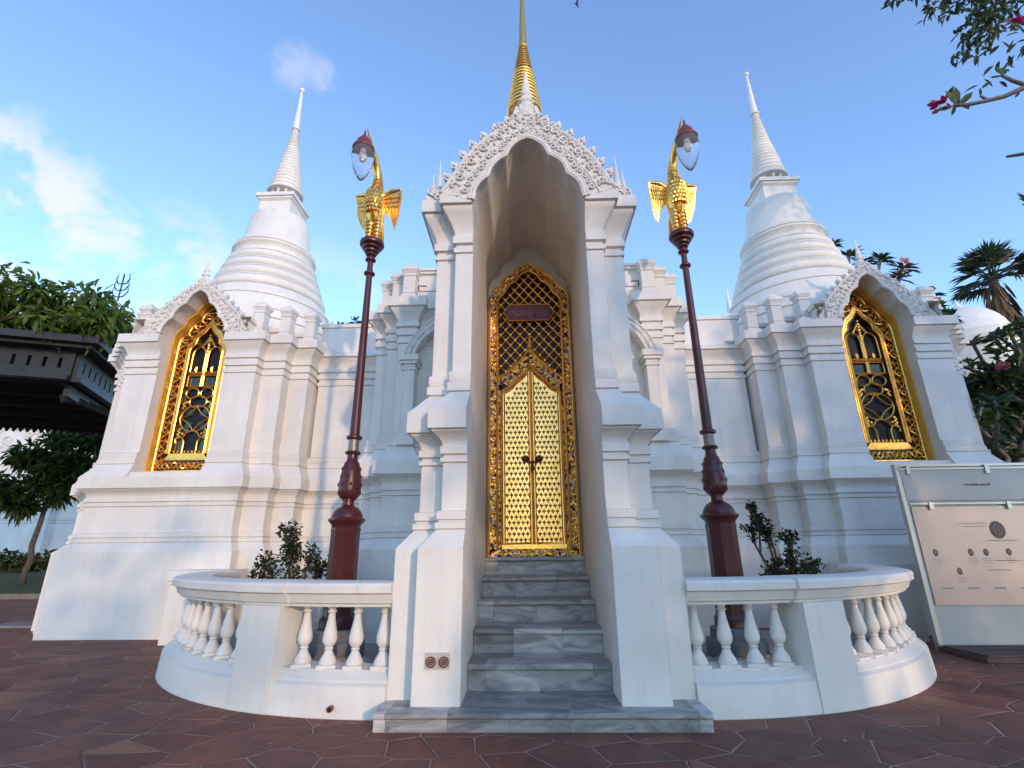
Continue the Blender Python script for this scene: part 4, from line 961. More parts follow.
# ------------------------------------------------------------------ lamp posts with the gilded bird
PX, PY = 1.855, 1.75
for s, side in ((-1, 'left'), (1, 'right')):
    cx = -1.85 if s < 0 else 1.795
    L = thing('lamp_post', 'maroon lamp post topped by a golden bird holding a glass lamp, %s of the door' % side, 'lamp post', (cx, PY, .1), 'bird lamp posts flanking the porch')
    mb = MB(); a8 = pi/8
    mb.lathe([(.26, .09), (.26, .23), (.245, .25), (.18, .255)], cx, PY, 8, a0=a8, smooth=False); mb.lathe([(.215, .24), (.215, .33), (.20, .345), (.1, .346)], cx, PY, 8, a0=a8, smooth=False)
    mb.build('plinth', 'grey_stone', L)
    mb = MB()
    mb.lathe([(.165, .34), (.165, .42), (.15, .44), (.142, .46), (.142, .60), (.137, 1.20), (.142, 1.215), (.142, 1.235), (.135, 1.24), (.14, 1.27), (.172, 1.305), (.176, 1.312), (.176, 1.325), (.15, 1.345)], cx, PY, 8, a0=a8, smooth=False)
    mb.lathe([(.15, 1.335), (.148, 1.36), (.125, 1.405), (.10, 1.43), (.075, 1.445), (.058, 1.46), (.055, 1.50), (.066, 1.505), (.066, 1.515), (.075, 1.52), (.10, 1.55), (.112, 1.60), (.110, 1.66), (.098, 1.76), (.084, 1.84), (.072, 1.885),
              (.058, 1.90), (.052, 1.93), (.052, 1.965), (.075, 1.972), (.080, 1.985), (.075, 1.998), (.052, 2.005)], cx, PY, 24)
    for j, (z, r) in enumerate(((1.58, .109), (1.66, .109), (1.74, .10), (1.82, .087))):
        for k in range(8):
            a = 2*pi*(k+.5*(j % 2))/8; x, y = cx+r*math.cos(a), PY+r*math.sin(a); mb.ball((x, y, z), .013, .013, .022, 6, 4)
    mb.build('pedestal', 'maroon', L)
    mb = MB(); mb.lathe([(.052, 2.0), (.052, 2.125)], cx, PY, 20); mb.build('band_plate', 'brass', L)
    mb = MB(); mb.lathe([(.053, 2.12), (.078, 2.132), (.081, 2.145), (.078, 2.158), (.053, 2.17), (.050, 2.19), (.035, 4.06), (.045, 4.065), (.062, 4.078), (.064, 4.09), (.06, 4.10), (.034, 4.11), (.032, 4.24), (.045, 4.25), (.060, 4.262), (.062, 4.272),
                               (.058, 4.282), (.034, 4.29), (.034, 4.315), (.050, 4.32), (.062, 4.335), (.062, 4.35), (.052, 4.358), (.056, 4.362), (.082, 4.372), (.086, 4.39), (.070, 4.40), (.076, 4.404), (.108, 4.415), (.114, 4.432), (.094, 4.445), (.10, 4.449), (.138, 4.462), (.144, 4.485), (.138, 4.508), (.10, 4.52), (.08, 4.525)], cx, PY, 24)
    mb.build('shaft', 'maroon', L)
    # bird, facing forwards and a little outwards
    rot = s*.16; z0 = 4.52
    def bx_(p, rot=rot, cx=cx):
        p = Vector((p.x*.88, p.y*.92, p.z*.93)); return Vector((cx+p.x*math.cos(rot)-p.y*math.sin(rot), PY+p.x*math.sin(rot)+p.y*math.cos(rot), z0+p.z))
    mb = MB(); mb.xf = bx_
    for q in (-1, 1):
        mb.tube([(q*.055, .0, .0), (q*.055, .0, .10), (q*.058, .01, .22), (q*.05, .02, .34), (q*.03, .02, .42)], [.040, .046, .055, .068, .07], 10)
        for k in range(5): mb.tube([(q*.055+.052*math.cos(a), .052*math.sin(a), .07+.055*k) for a in np.linspace(0, 2*pi, 11)[:-1]], .006, 4, closed=True)
        for k in (-1, 0, 1): mb.tube([(q*.055, -.01, .03), (q*.055+k*.03, -.07, .02), (q*.055+k*.04, -.10, .0)], [.02, .016, .006], 6)
    mb.tube([(0, .04, .30), (0, .03, .38), (0, .01, .48), (0, -.02, .60), (0, -.025, .70), (0, -.01, .78), (0, .01, .88), (0, .0, .98), (0, -.04, 1.07), (0, -.10, 1.15), (0, -.18, 1.21), (0, -.25, 1.24)],
            [.085, .115, .135, .138, .12, .095, .074, .063, .056, .052, .052, .045], 14)
    mb.ball((0, -.27, 1.25), .05, .075, .052, 10, 6)
    mb.tube([(0, -.32, 1.255), (0, -.38, 1.25), (0, -.42, 1.23)], [.030, .020, .006], 8)          # beak
    mb.tube([(0, -.22, 1.28), (0, -.27, 1.34), (0, -.35, 1.41), (0, -.40, 1.46)], [.034, .026, .014, .004], 8)     # crest
    for yy, zz, rr in ((-.005, .80, .09), (.008, .86, .08), (.006, .92, .071), (.0, .98, .064), (-.02, 1.03, .060)): mb.tube([(rr*math.cos(a), yy+rr*math.sin(a), zz-.25*rr*math.sin(a)) for a in np.linspace(0, 2*pi, 13)[:-1]], .007, 5, closed=True)
    for j in range(6):                                       # breast scales
        for k in range(7):
            a = -pi/2+(k-3+.5*(j % 2))*.33; r = .135-.004*abs(j-2); mb.ball((r*math.cos(a), -.015+r*math.sin(a), .42+.058*j), .022, .022, .032, 6, 4)
    mb.tube([(0, .10, .40), (0, .17, .28), (0, .22, .16), (0, .26, .06)], [.06, .065, .05, .01], 8, flat=.45)        # tail
    bird = mb.build('bird_figure', 'gold', L)
    for q in (-1, 1):
        wg = MB(); wg.xf = bx_
        shp = [(.07, .70), (.13, .75), (.21, .785), (.29, .80), (.345, .79), (.338, .70), (.315, .58), (.285, .46), (.25, .36), (.215, .27), (.20, .35), (.175, .41), (.15, .46), (.12, .50), (.09, .53)]
        f = lambda x, z: .03+.02*x+.24*(.8-z)
        n = len(shp)
        vs = [(q*x, f(x, z), z) for x, z in shp]+[(q*x, f(x, z)+.028, z) for x, z in shp]
        wg.add(vs, [tuple(range(n)), tuple(range(2*n-1, n-1, -1))]+[(i, (i+1) % n, n+(i+1) % n, n+i) for i in range(n)], 0, False)
        for k in range(11):                                  # long flight feathers
            t = k/10; x0 = .11+.205*t; zt_ = .70; x1 = .12+.17*t; zb_ = .50-.23*min(t/.75, 1)**1.2+(.55*(t-.75) if t > .75 else 0)
            wg.leaf((q*x0, f(x0, zt_)-.004-.002*(k % 2), zt_), (q*(x1-x0), f(x1, zb_)-f(x0, zt_), zb_-zt_), (0, -1, 0), math.dist((x0, zt_), (x1, zb_))*1.02, .045, 0, .10)
        for j in range(3):
            for k in range(8-j):
                x0 = .115+.027*k+.012*j; zz = .745-.055*j; wg.leaf((q*x0, f(x0, zz)-.012+.002*j, zz), (0, .1, -1), (0, -1, 0), .085, .042, 0, .14)
        wg.tube([(q*.08, f(.08, .73)-.01, .715), (q*.20, f(.2, .78)-.01, .78), (q*.335, f(.335, .78)-.008, .785)], [.03, .024, .010], 8)
        wg.build('wing', 'gold', bird)
    # hanging lamp
    hx = bx_(Vector((0, -.44, 0))); z0 = 4.52-.165
    lx, ly = hx.x, hx.y
    mb = MB(); mb.lathe([(.126, 1.155+z0), (.130, 1.165+z0), (.127, 1.18+z0), (.112, 1.20+z0), (.092, 1.24+z0), (.085, 1.275+z0), (.062, 1.29+z0), (.050, 1.33+z0), (.026, 1.35+z0), (.014, 1.39+z0), (.010, 1.44+z0)][::1], lx, ly, 24)
    mb.build('lamp_cap', 'cap_red', L)
    mb = MB(); mb.lathe([(.118, 1.16+z0), (.128, 1.10+z0), (.130, 1.04+z0), (.120, .96+z0), (.098, .88+z0), (.068, .80+z0), (.032, .74+z0), (.008, .715+z0)], lx, ly, 12, smooth=False)
    mb.build('lamp_globe', 'globe', L)
    mb = MB(); mb.tube([(lx, ly, z0+1.17), (lx, ly, z0+1.10)], [.03, .03], 10); mb.ball((lx, ly, z0+1.04), .045, .045, .07, 10, 6)
    mb.build('light_bulb', 'plate', L)

# ------------------------------------------------------------------ information board
IB = thing('information_board', 'tall grey information board, painted with a peach sunset reflection, standing before the right chapel', 'sign', (5.1, 2.55, 0))
x0, x1 = 4.12, 6.25; zt = 1.875; y = 2.55
mb = MB()
mb.box(x0, x0+.045, y-.03, y+.03, 0, zt); mb.box(x1-.045, x1, y-.03, y+.03, 0, zt); mb.box(x0, x1, y-.032, y+.032, zt, zt+.03); mb.box(x0+.045, x1-.045, y-.03, y+.03, .0, .05)
mb.build('board_frame', 'steel', IB)
mb = MB(); mb.box(x0+.046, x1-.046, y-.012, y+.012, .051, zt-.001); mb.build('backing_panel', 'board', IB)
mb = MB(); mb.box(x0+.075, x1-.06, y-.028, y-.0125, .43, 1.43); mb.build('text_panel', 'peach', IB)
mb = MB(); mb.box(x0+.05, x1-.05, y-.034, y-.0125, 1.50, 1.84)
mb.build('heading_panel', 'board', IB)
mb = MB(); mb.box(x0+.03, x1-.03, y-.045, y-.033, zt-.035, zt-.015); mb.box(x0+.06, x1-.03, y-.045, y-.033, 1.455, 1.472)
for x in (x0+.13, x0+1.0, x0+1.9): mb.box(x-.022, x+.022, y-.055, y-.033, zt-.085, zt+.012)
for x in (x0+.28, x0+1.12, x0+1.9): mb.box(x-.022, x+.022, y-.055, y-.033, 1.40, 1.478)
mb.build('clip_rail', 'steel', IB)
yi = y-.0295
def oval(pm, cx, cz, rx, rz, mi=0, d=0):
    n = 20; pm.prism([(cx+rx*math.cos(2*pi*i/n), cz+rz*math.sin(2*pi*i/n)) for i in range(n)], yi-d, yi+.001, mi)
ex, ez = 5.05, 1.18
pm = MB(); oval(pm, ex, ez, .064, .076)
for k in range(16):
    a = 2*pi*k/16; pm.ball((ex+.07*math.cos(a), yi, ez+.078*math.sin(a)), .016, .003, .018, 6, 4)
pm.tube([(ex+.045*math.cos(a), yi-.002, ez+.052*math.sin(a)) for a in np.linspace(0, 2*pi, 17)[:-1]], .005, 5, mi=1, closed=True)
for k in range(5): pm.ball((ex+.02*math.cos(k*1.257), yi-.002, ez+.022*math.sin(k*1.257)), .008, .003, .009, 6, 4, 1)
pm.build('crest_emblem', ['ink', 'ink_pale'], IB)
for x, z in ((4.33, .95), (4.70, .95), (4.86, .95), (5.10, .95), (5.40, .95), (4.53, .76), (5.75, .95), (5.6, .76)):
    pm = MB(); oval(pm, x, z, .028, .038); oval(pm, x+.004, z+.003, .009, .013, 1, .001); pm.tube([(x+.020*math.cos(a), yi-.001, z+.028*math.sin(a)) for a in np.linspace(0, 2*pi, 15)[:-1]], .003, 4, mi=1, closed=True)
    pm.build('small_seal', ['ink', 'ink_pale'], IB)
pm = MB()
for x, z in ((4.33, .95), (4.70, .95), (4.86, .95), (5.10, .95), (5.40, .95), (4.53, .76), (5.75, .95), (5.6, .76)):
    for q in range(3): pm.box(x-.055+.008*q, x+.055-.006*q, yi, yi+.001, z-.066-.022*q, z-.060-.022*q, 1)
for x, w_, z in ((4.80, .30, 1.245), (4.82, .26, 1.215), (5.06, .34, 1.065), (5.62, .36, 1.2), (5.1, .36, .86), (4.95, .22, .765), (5.5, .2, .66)):
    for q in range(14):
        xx = x-w_/2+w_*q/14; pm.box(xx, xx+w_/14*random.uniform(.5, .95), yi, yi+.001, z, z+.010, 1)
for q in range(7): pm.box(4.30+.27*q, 4.42+.27*q, yi, yi+.001, .585, .60, 1)
yh = y-.036
for q in range(16): pm.box(4.83+.018*q, 4.83+.018*q+random.uniform(.008, .016), yh, yh+.001, 1.655, 1.678, 0)
pm.build('fine_print', ['ink', 'ink_pale'], IB, kind='stuff')
mb = MB(); mb.box(x0-.03, x1+.1, y-.62, y-.05, 0.004, .045); mb.box(x0+.0, x1+.1, y-.60, y-.36, .046, .062); mb.box(x0+.0, x1+.1, y-.33, y-.08, .046, .062)
mb.build('timber_base', 'wood', label='low weathered timber platform in front of the information board', category='platform', org=(5.1, 2.2, 0))

# access cover in the paving at left
mb = MB(); mb.box(-8.05, -7.3, 4.55, 4.95, 0, .035); mb.build('access_cover', 'pale_stone', label='pale rectangular stone cover lying on the paving at far left', category='cover', org=(-7.7, 4.75, 0))

# ------------------------------------------------------------------ vegetation
def rand_dir(rd):
    while True:
        v = Vector((rd.uniform(-1, 1), rd.uniform(-1, 1), rd.uniform(-1, 1)))
        if .05 < v.length < 1: return v.normalized()
def limb(mb, a, b_, r0_, r1_, rd, wob=.08, n=6):
    a = Vector(a); b_ = Vector(b_); L_ = (b_-a).length
    pts = [a+(b_-a)*(i/n)+(rand_dir(rd)*wob*L_*math.sin(pi*i/n)*.5) for i in range(n+1)]
    mb.tube(pts, [r0_+(r1_-r0_)*i/n for i in range(n+1)], 8); return pts
def clumps(mb, centres, per, rad, L_, Wd, rd, mats=1, flat=.75, droop=.2, outward=.6):
    for c in centres:
        c = Vector(c)
        for i in range(per):
            d = rand_dir(rd); rr = rad*(rd.random()**.45); p = c+Vector((d.x*rr, d.y*rr, d.z*rr*flat))
            g_ = (d*outward+rand_dir(rd)*.8+Vector((0, 0, -.1))).normalized()
            mb.leaf(p, g_, (rand_dir(rd)+Vector((0, 0, 1.1))).normalized(), L_*rd.uniform(.65, 1.2), Wd*rd.uniform(.7, 1.15), rd.randrange(mats), .22, droop*rd.random())

def shrub(name, label, base, branches, leafn, seed, sz):
    rd = random.Random(seed); o = thing(name, label, 'shrub', base, 'shrubs in the gravel beds')
    st_ = MB(); lf = MB()
    for tip, rad, cnt in branches:
        P = limb(st_, base, tip, .022, .008, rd, .12)
        c = [tip]+[Vector(P[-2])*.6+Vector(tip)*.4]
        for k in range(cnt):
            d = rand_dir(rd); q = Vector(tip)+d*rad*rd.uniform(.2, .8); st_.tube([P[-2], q], [.007, .003], 5); c.append(q)
        clumps(lf, c, leafn, rad*.55, sz, sz*.55, rd, 3, .9, .1)
    st_.build('stem', 'bark', o, normals=False); lf.build('foliage', ['leaf_olive', 'leaf_dark', 'leaf_purple'], o, normals=False)
shrub('shrub', 'dark rounded shrub with reddish leaves left of the left lamp post', (-2.58, 2.3, .1),
      [((-2.66, 2.3, 1.22), .15, 7), ((-2.58, 2.25, 1.0), .17, 7), ((-2.82, 2.28, .90), .17, 7), ((-2.92, 2.25, .76), .14, 5), ((-2.36, 2.25, .98), .13, 5), ((-2.28, 2.32, .86), .14, 6), ((-2.50, 2.2, .74), .17, 6), ((-2.70, 2.2, .70), .17, 6), ((-2.62, 2.28, 1.10), .12, 5)], 22, 3, .050)
shrub('shrub', 'leggy green shrub with one long leaning shoot right of the right lamp post', (2.62, 2.3, .1),
      [((2.40, 2.3, 1.32), .09, 5), ((2.34, 2.28, 1.44), .05, 3), ((2.46, 2.28, 1.2), .11, 6), ((2.30, 2.3, 1.22), .07, 3), ((2.68, 2.25, 1.12), .12, 6), ((2.64, 2.25, .92), .16, 7), ((2.46, 2.25, .84), .14, 6), ((2.86, 2.28, .84), .12, 6), ((2.74, 2.2, .74), .15, 6), ((2.52, 2.2, .72), .14, 5), ((2.34, 2.22, .70), .08, 3)], 22, 4, .048)

def tree(name, label, base, fork, ends, rads, per, L_, Wd, mats, seed, r0_=.14, group=None, bark='bark', sub=5, flat=.75, droop=.2, category='tree'):
    rd = random.Random(seed); o = thing(name, label, category, base, group)
    tk = MB(); lf = MB(); limb(tk, base, fork, r0_, r0_*.75, rd, .05)
    for e, rr in zip(ends, rads):
        P = limb(tk, fork, e, r0_*.6, r0_*.16, rd, .15); c = [Vector(e)]
        for k in range(sub):
            d = rand_dir(rd); q = Vector(e)+Vector((d.x, d.y, d.z*flat))*rr*rd.uniform(.45, .95); tk.tube([P[rd.choice((3, 4, 5))], (P[-1]+q)/2, q], [r0_*.16, r0_*.10, r0_*.04], 5, caps=False); c.append(q)
        clumps(lf, c, per, rr*.42, L_, Wd, rd, len(mats), flat, droop)
    tk.build('trunk', bark, o, normals=False); lf.build('crown', mats, o, normals=False); return o

# tree on the lawn at left
tree('lawn_tree', 'slender bushy tree with drooping leaves on the lawn at far left', (-13.6, 10.6, .25), (-13.55, 10.6, 2.2),
     [(-13.4, 10.5, 4.4), (-12.6, 10.6, 4.1), (-13.9, 10.4, 3.6), (-12.9, 10.2, 3.3), (-14.8, 10.5, 2.7), (-14.0, 10.3, 2.5), (-12.3, 10.4, 3.4), (-12.7, 10.7, 4.9), (-15.4, 10.6, 2.3), (-12.7, 10.3, 2.7)],
     [.75, .7, .65, .65, .55, .5, .6, .65, .5, .5], 92, .30, .085, ['leaf', 'leaf_dark'], 21, .075, droop=.5)
# hedge strip behind it
mb = MB(); rd = random.Random(9)
clumps(mb, [(x, 13.6+rd.uniform(-.1, .1), .62+rd.uniform(0, .25)) for x in np.arange(-29, -9.5, .32)], 80, .42, .22, .12, rd, 2)
mb.build('clipped_hedge', ['leaf_dark', 'leaf_olive'], label='low dark hedge along the foot of the far white building', category='hedge', org=(-18, 13.6, .5), normals=False)

# white building behind at left
WB = thing('white_shrine', 'pale white shrine with stepped mouldings behind the tree at far left', 'building', (-19, 17, 0))
mb = MB(); q = 1.8
plan = [(-27, 14.6), (-17.2, 14.6), (-17.2, 14.9), (-16.4, 14.9), (-16.4, 15.3), (-13.6, 15.3), (-13.6, 22), (-27, 22)]
loft(mb, plan, [(a*1.6, z*q) for a, z in BASE+MID+TOPW])
mb.lathe([(2.6, 5.6), (2.6, 7.9), (2.2, 8.0), (2.2, 8.1), (1.7, 8.2), (1.6, 8.3), (1.2, 8.5), (.7, 9.4), (.4, 10.4), (.2, 11.4), (.08, 12.4)], -19.4, 17.4, 32)
mb.build('shrine_wall', 'plaster', WB)
mb = MB()
for k in range(60): scroll(mb, -24+rd.uniform(0, 7), 14.88, rd.uniform(4.6, 6.8), rd.uniform(.12, .25), rd.choice((-1, 1)), rd.uniform(0, 6), .05)
mb.build('stucco_relief', 'carved', WB)
mb = MB(); tx, ty, tz = -15.3, 17.0, 10.0
mb.xf = lambda p: Vector((-17.2*0+p.x, p.y, p.z))
X0_, Y0_, Z0_ = -19.4, 17.4, 12.4
mb.tube([(X0_, Y0_, Z0_-.1), (X0_, Y0_, Z0_+1.5)], .035, 6)
for zz in (.25, .6, .95):
    for sg in (-1, 1): mb.tube([(X0_, Y0_, Z0_+zz), (X0_+sg*.22, Y0_, Z0_+zz+.05), (X0_+sg*(.42-.1*zz), Y0_, Z0_+zz+.28), (X0_+sg*(.36-.1*zz), Y0_, Z0_+zz+.6)], [.03, .03, .028, .01], 6)
mb.build('trident_finial', 'metal', WB)

# canopy with climbers at left
CN = thing('garden_canopy', 'dark metal garden canopy with a perforated fascia at far left', 'pavilion', (-11, 6, 0))
C0 = Vector((-7.85, 4.55)); ex_ = Vector((-.95, -.33)).normalized(); ey_ = Vector((-.36, .93)).normalized()
def cp(a, b_): v = C0+ex_*a+ey_*b_; return (v.x, v.y)
LX, LY = 6.5, 6.0
mb = MB()
mb.plan([cp(-.42, -.42), cp(LX, -.42), cp(LX, LY), cp(-.42, LY)][::-1], 4.62, 4.74)
mb.plan([cp(-.30, -.30), cp(LX, -.30), cp(LX, LY), cp(-.30, LY)][::-1], 4.56, 4.618)
mb.build('roof_slab', 'metal', CN)
def strip(mb, a, b_, th, z0, z1, nh=0):
    """fascia with a row of upright slots, from plan point a to b_"""
    a = Vector(a); b_ = Vector(b_); d = (b_-a).normalized(); nn = Vector((-d.y, d.x)); L_ = (b_-a).length
    def q(u0, u1, za, zb):
        c = [a+d*u0, a+d*u1, a+d*u1+nn*th, a+d*u0+nn*th]; mb.plan([(p.x, p.y) for p in c], za, zb)
    if not nh: q(0, L_, z0, z1); return
    h = z1-z0; q(0, L_, z0, z0+h*.28); q(0, L_, z1-h*.30, z1)
    w = L_/nh
    for i in range(nh): q(i*w, i*w+w*.76, z0+h*.28, z1-h*.30)
mb = MB(); strip(mb, cp(0, 0), cp(LX, 0), .06, 4.12, 4.56, 30); strip(mb, cp(0, 0), cp(0, LY), -.06, 4.12, 4.56, 26)
strip(mb, cp(0, 0), cp(LX, 0), .14, 4.03, 4.118); strip(mb, cp(0, 0), cp(0, LY), -.14, 4.03, 4.118)
mb.build('fascia', 'metal', CN)
mb = MB(); mb.plan([cp(.1, .1), cp(LX, .1), cp(LX, LY), cp(.1, LY)][::-1], 4.44, 4.50)
for k in range(1, 6): strip(mb, cp(.1, k*1.0), cp(LX, k*1.0), .08, 4.25, 4.44)
mb.build('ceiling', 'under', CN)
mb = MB()
def arch_strip(a, b_, zs, zc, zt_, th):
    a = Vector(a); b_ = Vector(b_); n = 14
    for i in range(n):
        t0, t1 = i/n, (i+1)/n; f = lambda t: zs+(zc-zs)*(1-(2*t-1)**2)**.5
        p, r = a+(b_-a)*t0, a+(b_-a)*t1; nn = Vector((-(b_-a).y, (b_-a).x)).normalized()*th
        zb = (f(t0)+f(t1))/2; mb.plan([(p.x, p.y), (r.x, r.y), (r.x+nn.x, r.y+nn.y), (p.x+nn.x, p.y+nn.y)], zb, zt_)
arch_strip(cp(.2, LY-.3), cp(LX, LY-.3), 4.02, 4.30, 4.44, .1)
arch_strip(cp(.15, .2), cp(.15, LY), 3.75, 4.03, 4.2, -.08)
for a0, b0, n_ in ((cp(.2, LY-.3), cp(LX, LY-.3), 44), (cp(.15, .2), cp(.15, LY), 40)):
    a0 = Vector(a0); b0 = Vector(b0); far = n_ == 44
    for i in range(n_):
        t = (i+.5)/n_; p = a0+(b0-a0)*t; zz = (4.02+.28*(1-(2*t-1)**2)**.5) if far else (3.75+.28*(1-(2*t-1)**2)**.5)
        mb.frustum(p.x, p.y, zz-.09, zz+.03, .012, .05)
mb.build('arched_beam', 'metal', CN)
for k, (a, b_) in enumerate(((LX-.2, .2), (LX-.2, LY-.3), (.25, LY-.3))):
    x, y = cp(a, b_); mb = MB(); mb.box(x-.09, x+.09, y-.09, y+.09, 0, 4.3); mb.lathe([(.2, 0), (.2, .25), (.13, .3)], x, y, 8); mb.build('column', 'metal', CN)
CN.location.z = -.2*S
V = thing('climbing_vine', 'thick green climbing vine spilling over the dark canopy roof', 'vine', (cp(2, 1)[0], cp(2, 1)[1], 4.74))
vm = MB(); lf = MB(); rd = random.Random(31); cs = []
for i in range(230):
    a, b_ = rd.uniform(-.45, 5.5), rd.uniform(-.45, 1.6); x, y = cp(a, b_); cs.append((x, y, 4.66+rd.uniform(0, 1.12)*(1-.35*max(0, b_)/1.6)*(.62+.09*a)))
for i in range(60):
    b_ = rd.uniform(-.4, 5.0); a = rd.uniform(-.45, .5); x, y = cp(a, b_); cs.append((x, y, 4.56+rd.uniform(0, .85)))
clumps(lf, cs, 34, .26, .23, .08, rd, 3, .75, .6)
for i in range(13):
    x, y = cp(rd.uniform(-.3, 5), rd.uniform(-.3, .6)); P = [(x, y, 5.0), (x+rd.uniform(-.1, .1), y, 5.35), (x+rd.uniform(-.2, .25), y, 5.55+rd.uniform(0, .3))]; vm.tube(P, [.012, .009, .004], 5)
    for p in P[1:]: clumps(lf, [p], 7, .10, .15, .06, rd, 2)
for i in range(8): x, y = cp(rd.uniform(0, 5), -.2); vm.tube([(x, y, 4.74), (x+.5, y+.1, 4.95), (x+1.1, y, 4.8)], .02, 5)
vm.build('stem', 'bark', V, normals=False); lf.build('foliage', ['leaf_vine', 'leaf', 'leaf_vine'], V, normals=False)

# ---- right side: frangipani, palm, dome
def flower(mb, p, rd, sz, mi):
    p = Vector(p); up_ = (rand_dir(rd)+Vector((0, -.6, .8))).normalized(); a = up_.orthogonal().normalized(); b_ = up_.cross(a)
    for k in range(5):
        d = (a*math.cos(k*1.257)+b_*math.sin(k*1.257)+up_*.35).normalized(); mb.leaf(p, d, up_, sz, sz*.75, mi, .1)
def frangi_tip(lf, p, d, rd, n, L_, Wd, fl=None, sz=.09):
    p = Vector(p); d = Vector(d).normalized(); a = d.orthogonal().normalized(); b_ = d.cross(a)
    for i in range(n):
        an = i*2.4+rd.uniform(-.3, .3); g_ = (a*math.cos(an)+b_*math.sin(an)+d*rd.uniform(.1, .7)).normalized()
        lf.leaf(p-d*rd.uniform(0, .10), g_, d, L_*rd.uniform(.7, 1.1), Wd*rd.uniform(.8, 1.1), rd.randrange(2), .12, rd.uniform(0, .35))
    if fl is not None:
        for k in range(rd.randrange(4, 8)): flower(lf, p+d*.10+rand_dir(rd)*.10, rd, sz, fl)
FT = thing('frangipani_tree', 'dark leafy frangipani tree with pink flowers beside the right chapel', 'tree', (9.2, 6.4, 0))
tk = MB(); lf = MB(); rd = random.Random(77)
tips = []
def grow(p, d, r, depth):
    q = Vector(p)+Vector(d)*rd.uniform(.75, 1.05)*(1.35 if depth > 2 else .8)
    tk.tube([p, (Vector(p)+q)/2+rand_dir(rd)*.06, q], [r, r*.88, r*.78], 7)
    if depth == 0: tips.append((q, d)); return
    for k in range(rd.choice((2, 3))):
        nd = (Vector(d)*.75+rand_dir(rd)*.85+Vector((0, 0, .12))).normalized(); grow(q, nd, r*.72, depth-1)
for d in ((-.45, -.2, .9), (.5, -.1, .85), (-.1, .5, .85), (.1, -.6, .8), (-.65, .1, .7)): grow((9.2, 6.4, .5), Vector(d).normalized(), .13, 4)
tk.tube([(9.2, 6.4, 0), (9.2, 6.4, .55)], [.22, .18], 10)
for p, d in tips:
    frangi_tip(lf, p, d, rd, 17, .34, .095, 2 if rd.random() < .2 and p.z > 3.4 else None, .075)
    clumps(lf, [p-Vector(d)*.4], 12, .4, .28, .085, rd, 2)
clumps(lf, [(9.2+rd.uniform(-1.6, 2.2), 6.1+rd.uniform(-.8, .8), rd.uniform(1.6, 3.9)) for k in range(34)], 46, .42, .26, .085, rd, 2)
tk.build('trunk', 'frangi_bark', FT, normals=False); lf.build('crown', ['leaf_dark', 'leaf_frangi', 'pink'], FT, normals=False)
FT2 = thing('frangipani_tree', 'frangipani whose flowering tips rise behind the right chapel gable', 'tree', (8.0, 8.4, 0))
tk = MB(); lf = MB()
tk.tube([(8.0, 8.4, 0), (8.05, 8.4, 2.5), (8.0, 8.4, 4.6)], [.2, .16, .12], 8)
for tip in ((7.25, 7.6, 7.85), (7.6, 7.7, 8.15), (7.95, 7.6, 7.85), (8.3, 7.7, 7.7), (8.75, 7.7, 7.75), (9.3, 7.8, 7.55), (9.0, 7.6, 7.2), (9.7, 7.8, 6.75), (9.5, 7.5, 6.3), (10.0, 7.8, 6.2), (8.6, 7.6, 6.8)):
    P = limb(tk, (8.0, 8.4, 4.5), tip, .09, .035, rd, .12); frangi_tip(lf, tip, (P[-1]-P[-2]), rd, 19, .38, .10, 2 if rd.random() < .8 else None, .085)
tk.build('trunk', 'frangi_bark', FT2, normals=False); lf.build('crown', ['leaf_frangi', 'leaf_dark', 'pink'], FT2, normals=False)

# overhanging frangipani branch at right (its tree stands just outside the picture)
FB = thing('frangipani_tree', 'flowering frangipani branch reaching in from the right edge against the sky', 'tree', (5.6, .2, 0))
tk = MB(); lf = MB(); rd = random.Random(12)
tk.tube([(5.6, .2, 0), (5.55, .2, 1.2), (5.45, .1, 2.4)], [.16, .13, .11], 9)
tk.tube([(5.45, .1, 2.4), (4.9, -.1, 3.5), (4.3, -.25, 4.3), (3.90, -.3, 4.36)], [.10, .07, .045, .026], 8)
tk.tube([(3.90, -.3, 4.36), (3.764, -.3, 4.310), (3.60, -.3, 4.235), (3.444, -.3, 4.195), (3.30, -.3, 4.165), (3.20, -.3, 4.16)], [.026, .019, .017, .015, .014, .012], 7)
tk.tube([(3.80, -.3, 4.33), (3.70, -.3, 4.385), (3.64, -.3, 4.44)], [.018, .015, .012], 6)
tk.tube([(3.47, -.3, 4.20), (3.42, -.3, 4.245)], [.012, .009], 6)
tk.tube([(4.3, -.25, 4.3), (3.95, -.3, 3.82), (3.60, -.3, 3.70), (3.44, -.3, 3.675)], [.03, .018, .013, .010], 6)
tk.tube([(4.9, -.1, 3.5), (4.0, -.3, 3.25), (3.55, -.3, 3.2)], [.04, .02, .014], 6)
tk.tube([(4.3, -.25, 4.3), (4.1, -.3, 4.7), (3.98, -.3, 4.9)], [.03, .02, .015], 6)
def lv(p, d, L_, Wd, mi, nrm=(0, -1, .25)): lf.leaf(p, d, nrm, L_, Wd, mi, .12)
t = Vector((3.215, -.3, 4.165))
lv(t, (-.45, -.2, .75), .135, .085, 0); lv(t, (.12, -.15, .9), .155, .07, 0); lv(t+Vector((-.02, 0, -.01)), (-.9, .0, -.30), .15, .05, 0); lv(t, (-.5, -.1, -.8), .14, .03, 1)
lv(t, (.6, .1, .75), .10, .025, 1); lv(t+Vector((.03, 0, 0)), (.55, -.3, .5), .12, .05, 0); lv(t+Vector((.04, 0, 0)), (.1, -.3, -.8), .085, .06, 1); lv(t, (.75, .2, .55), .14, .03, 1)
for k in range(9): lf.leaf(t+Vector((-.10, 0, .02))+rand_dir(rd)*.03, rand_dir(rd)+Vector((-.6, -.3, -.2)), rand_dir(rd), .07, .04, 2, .1)
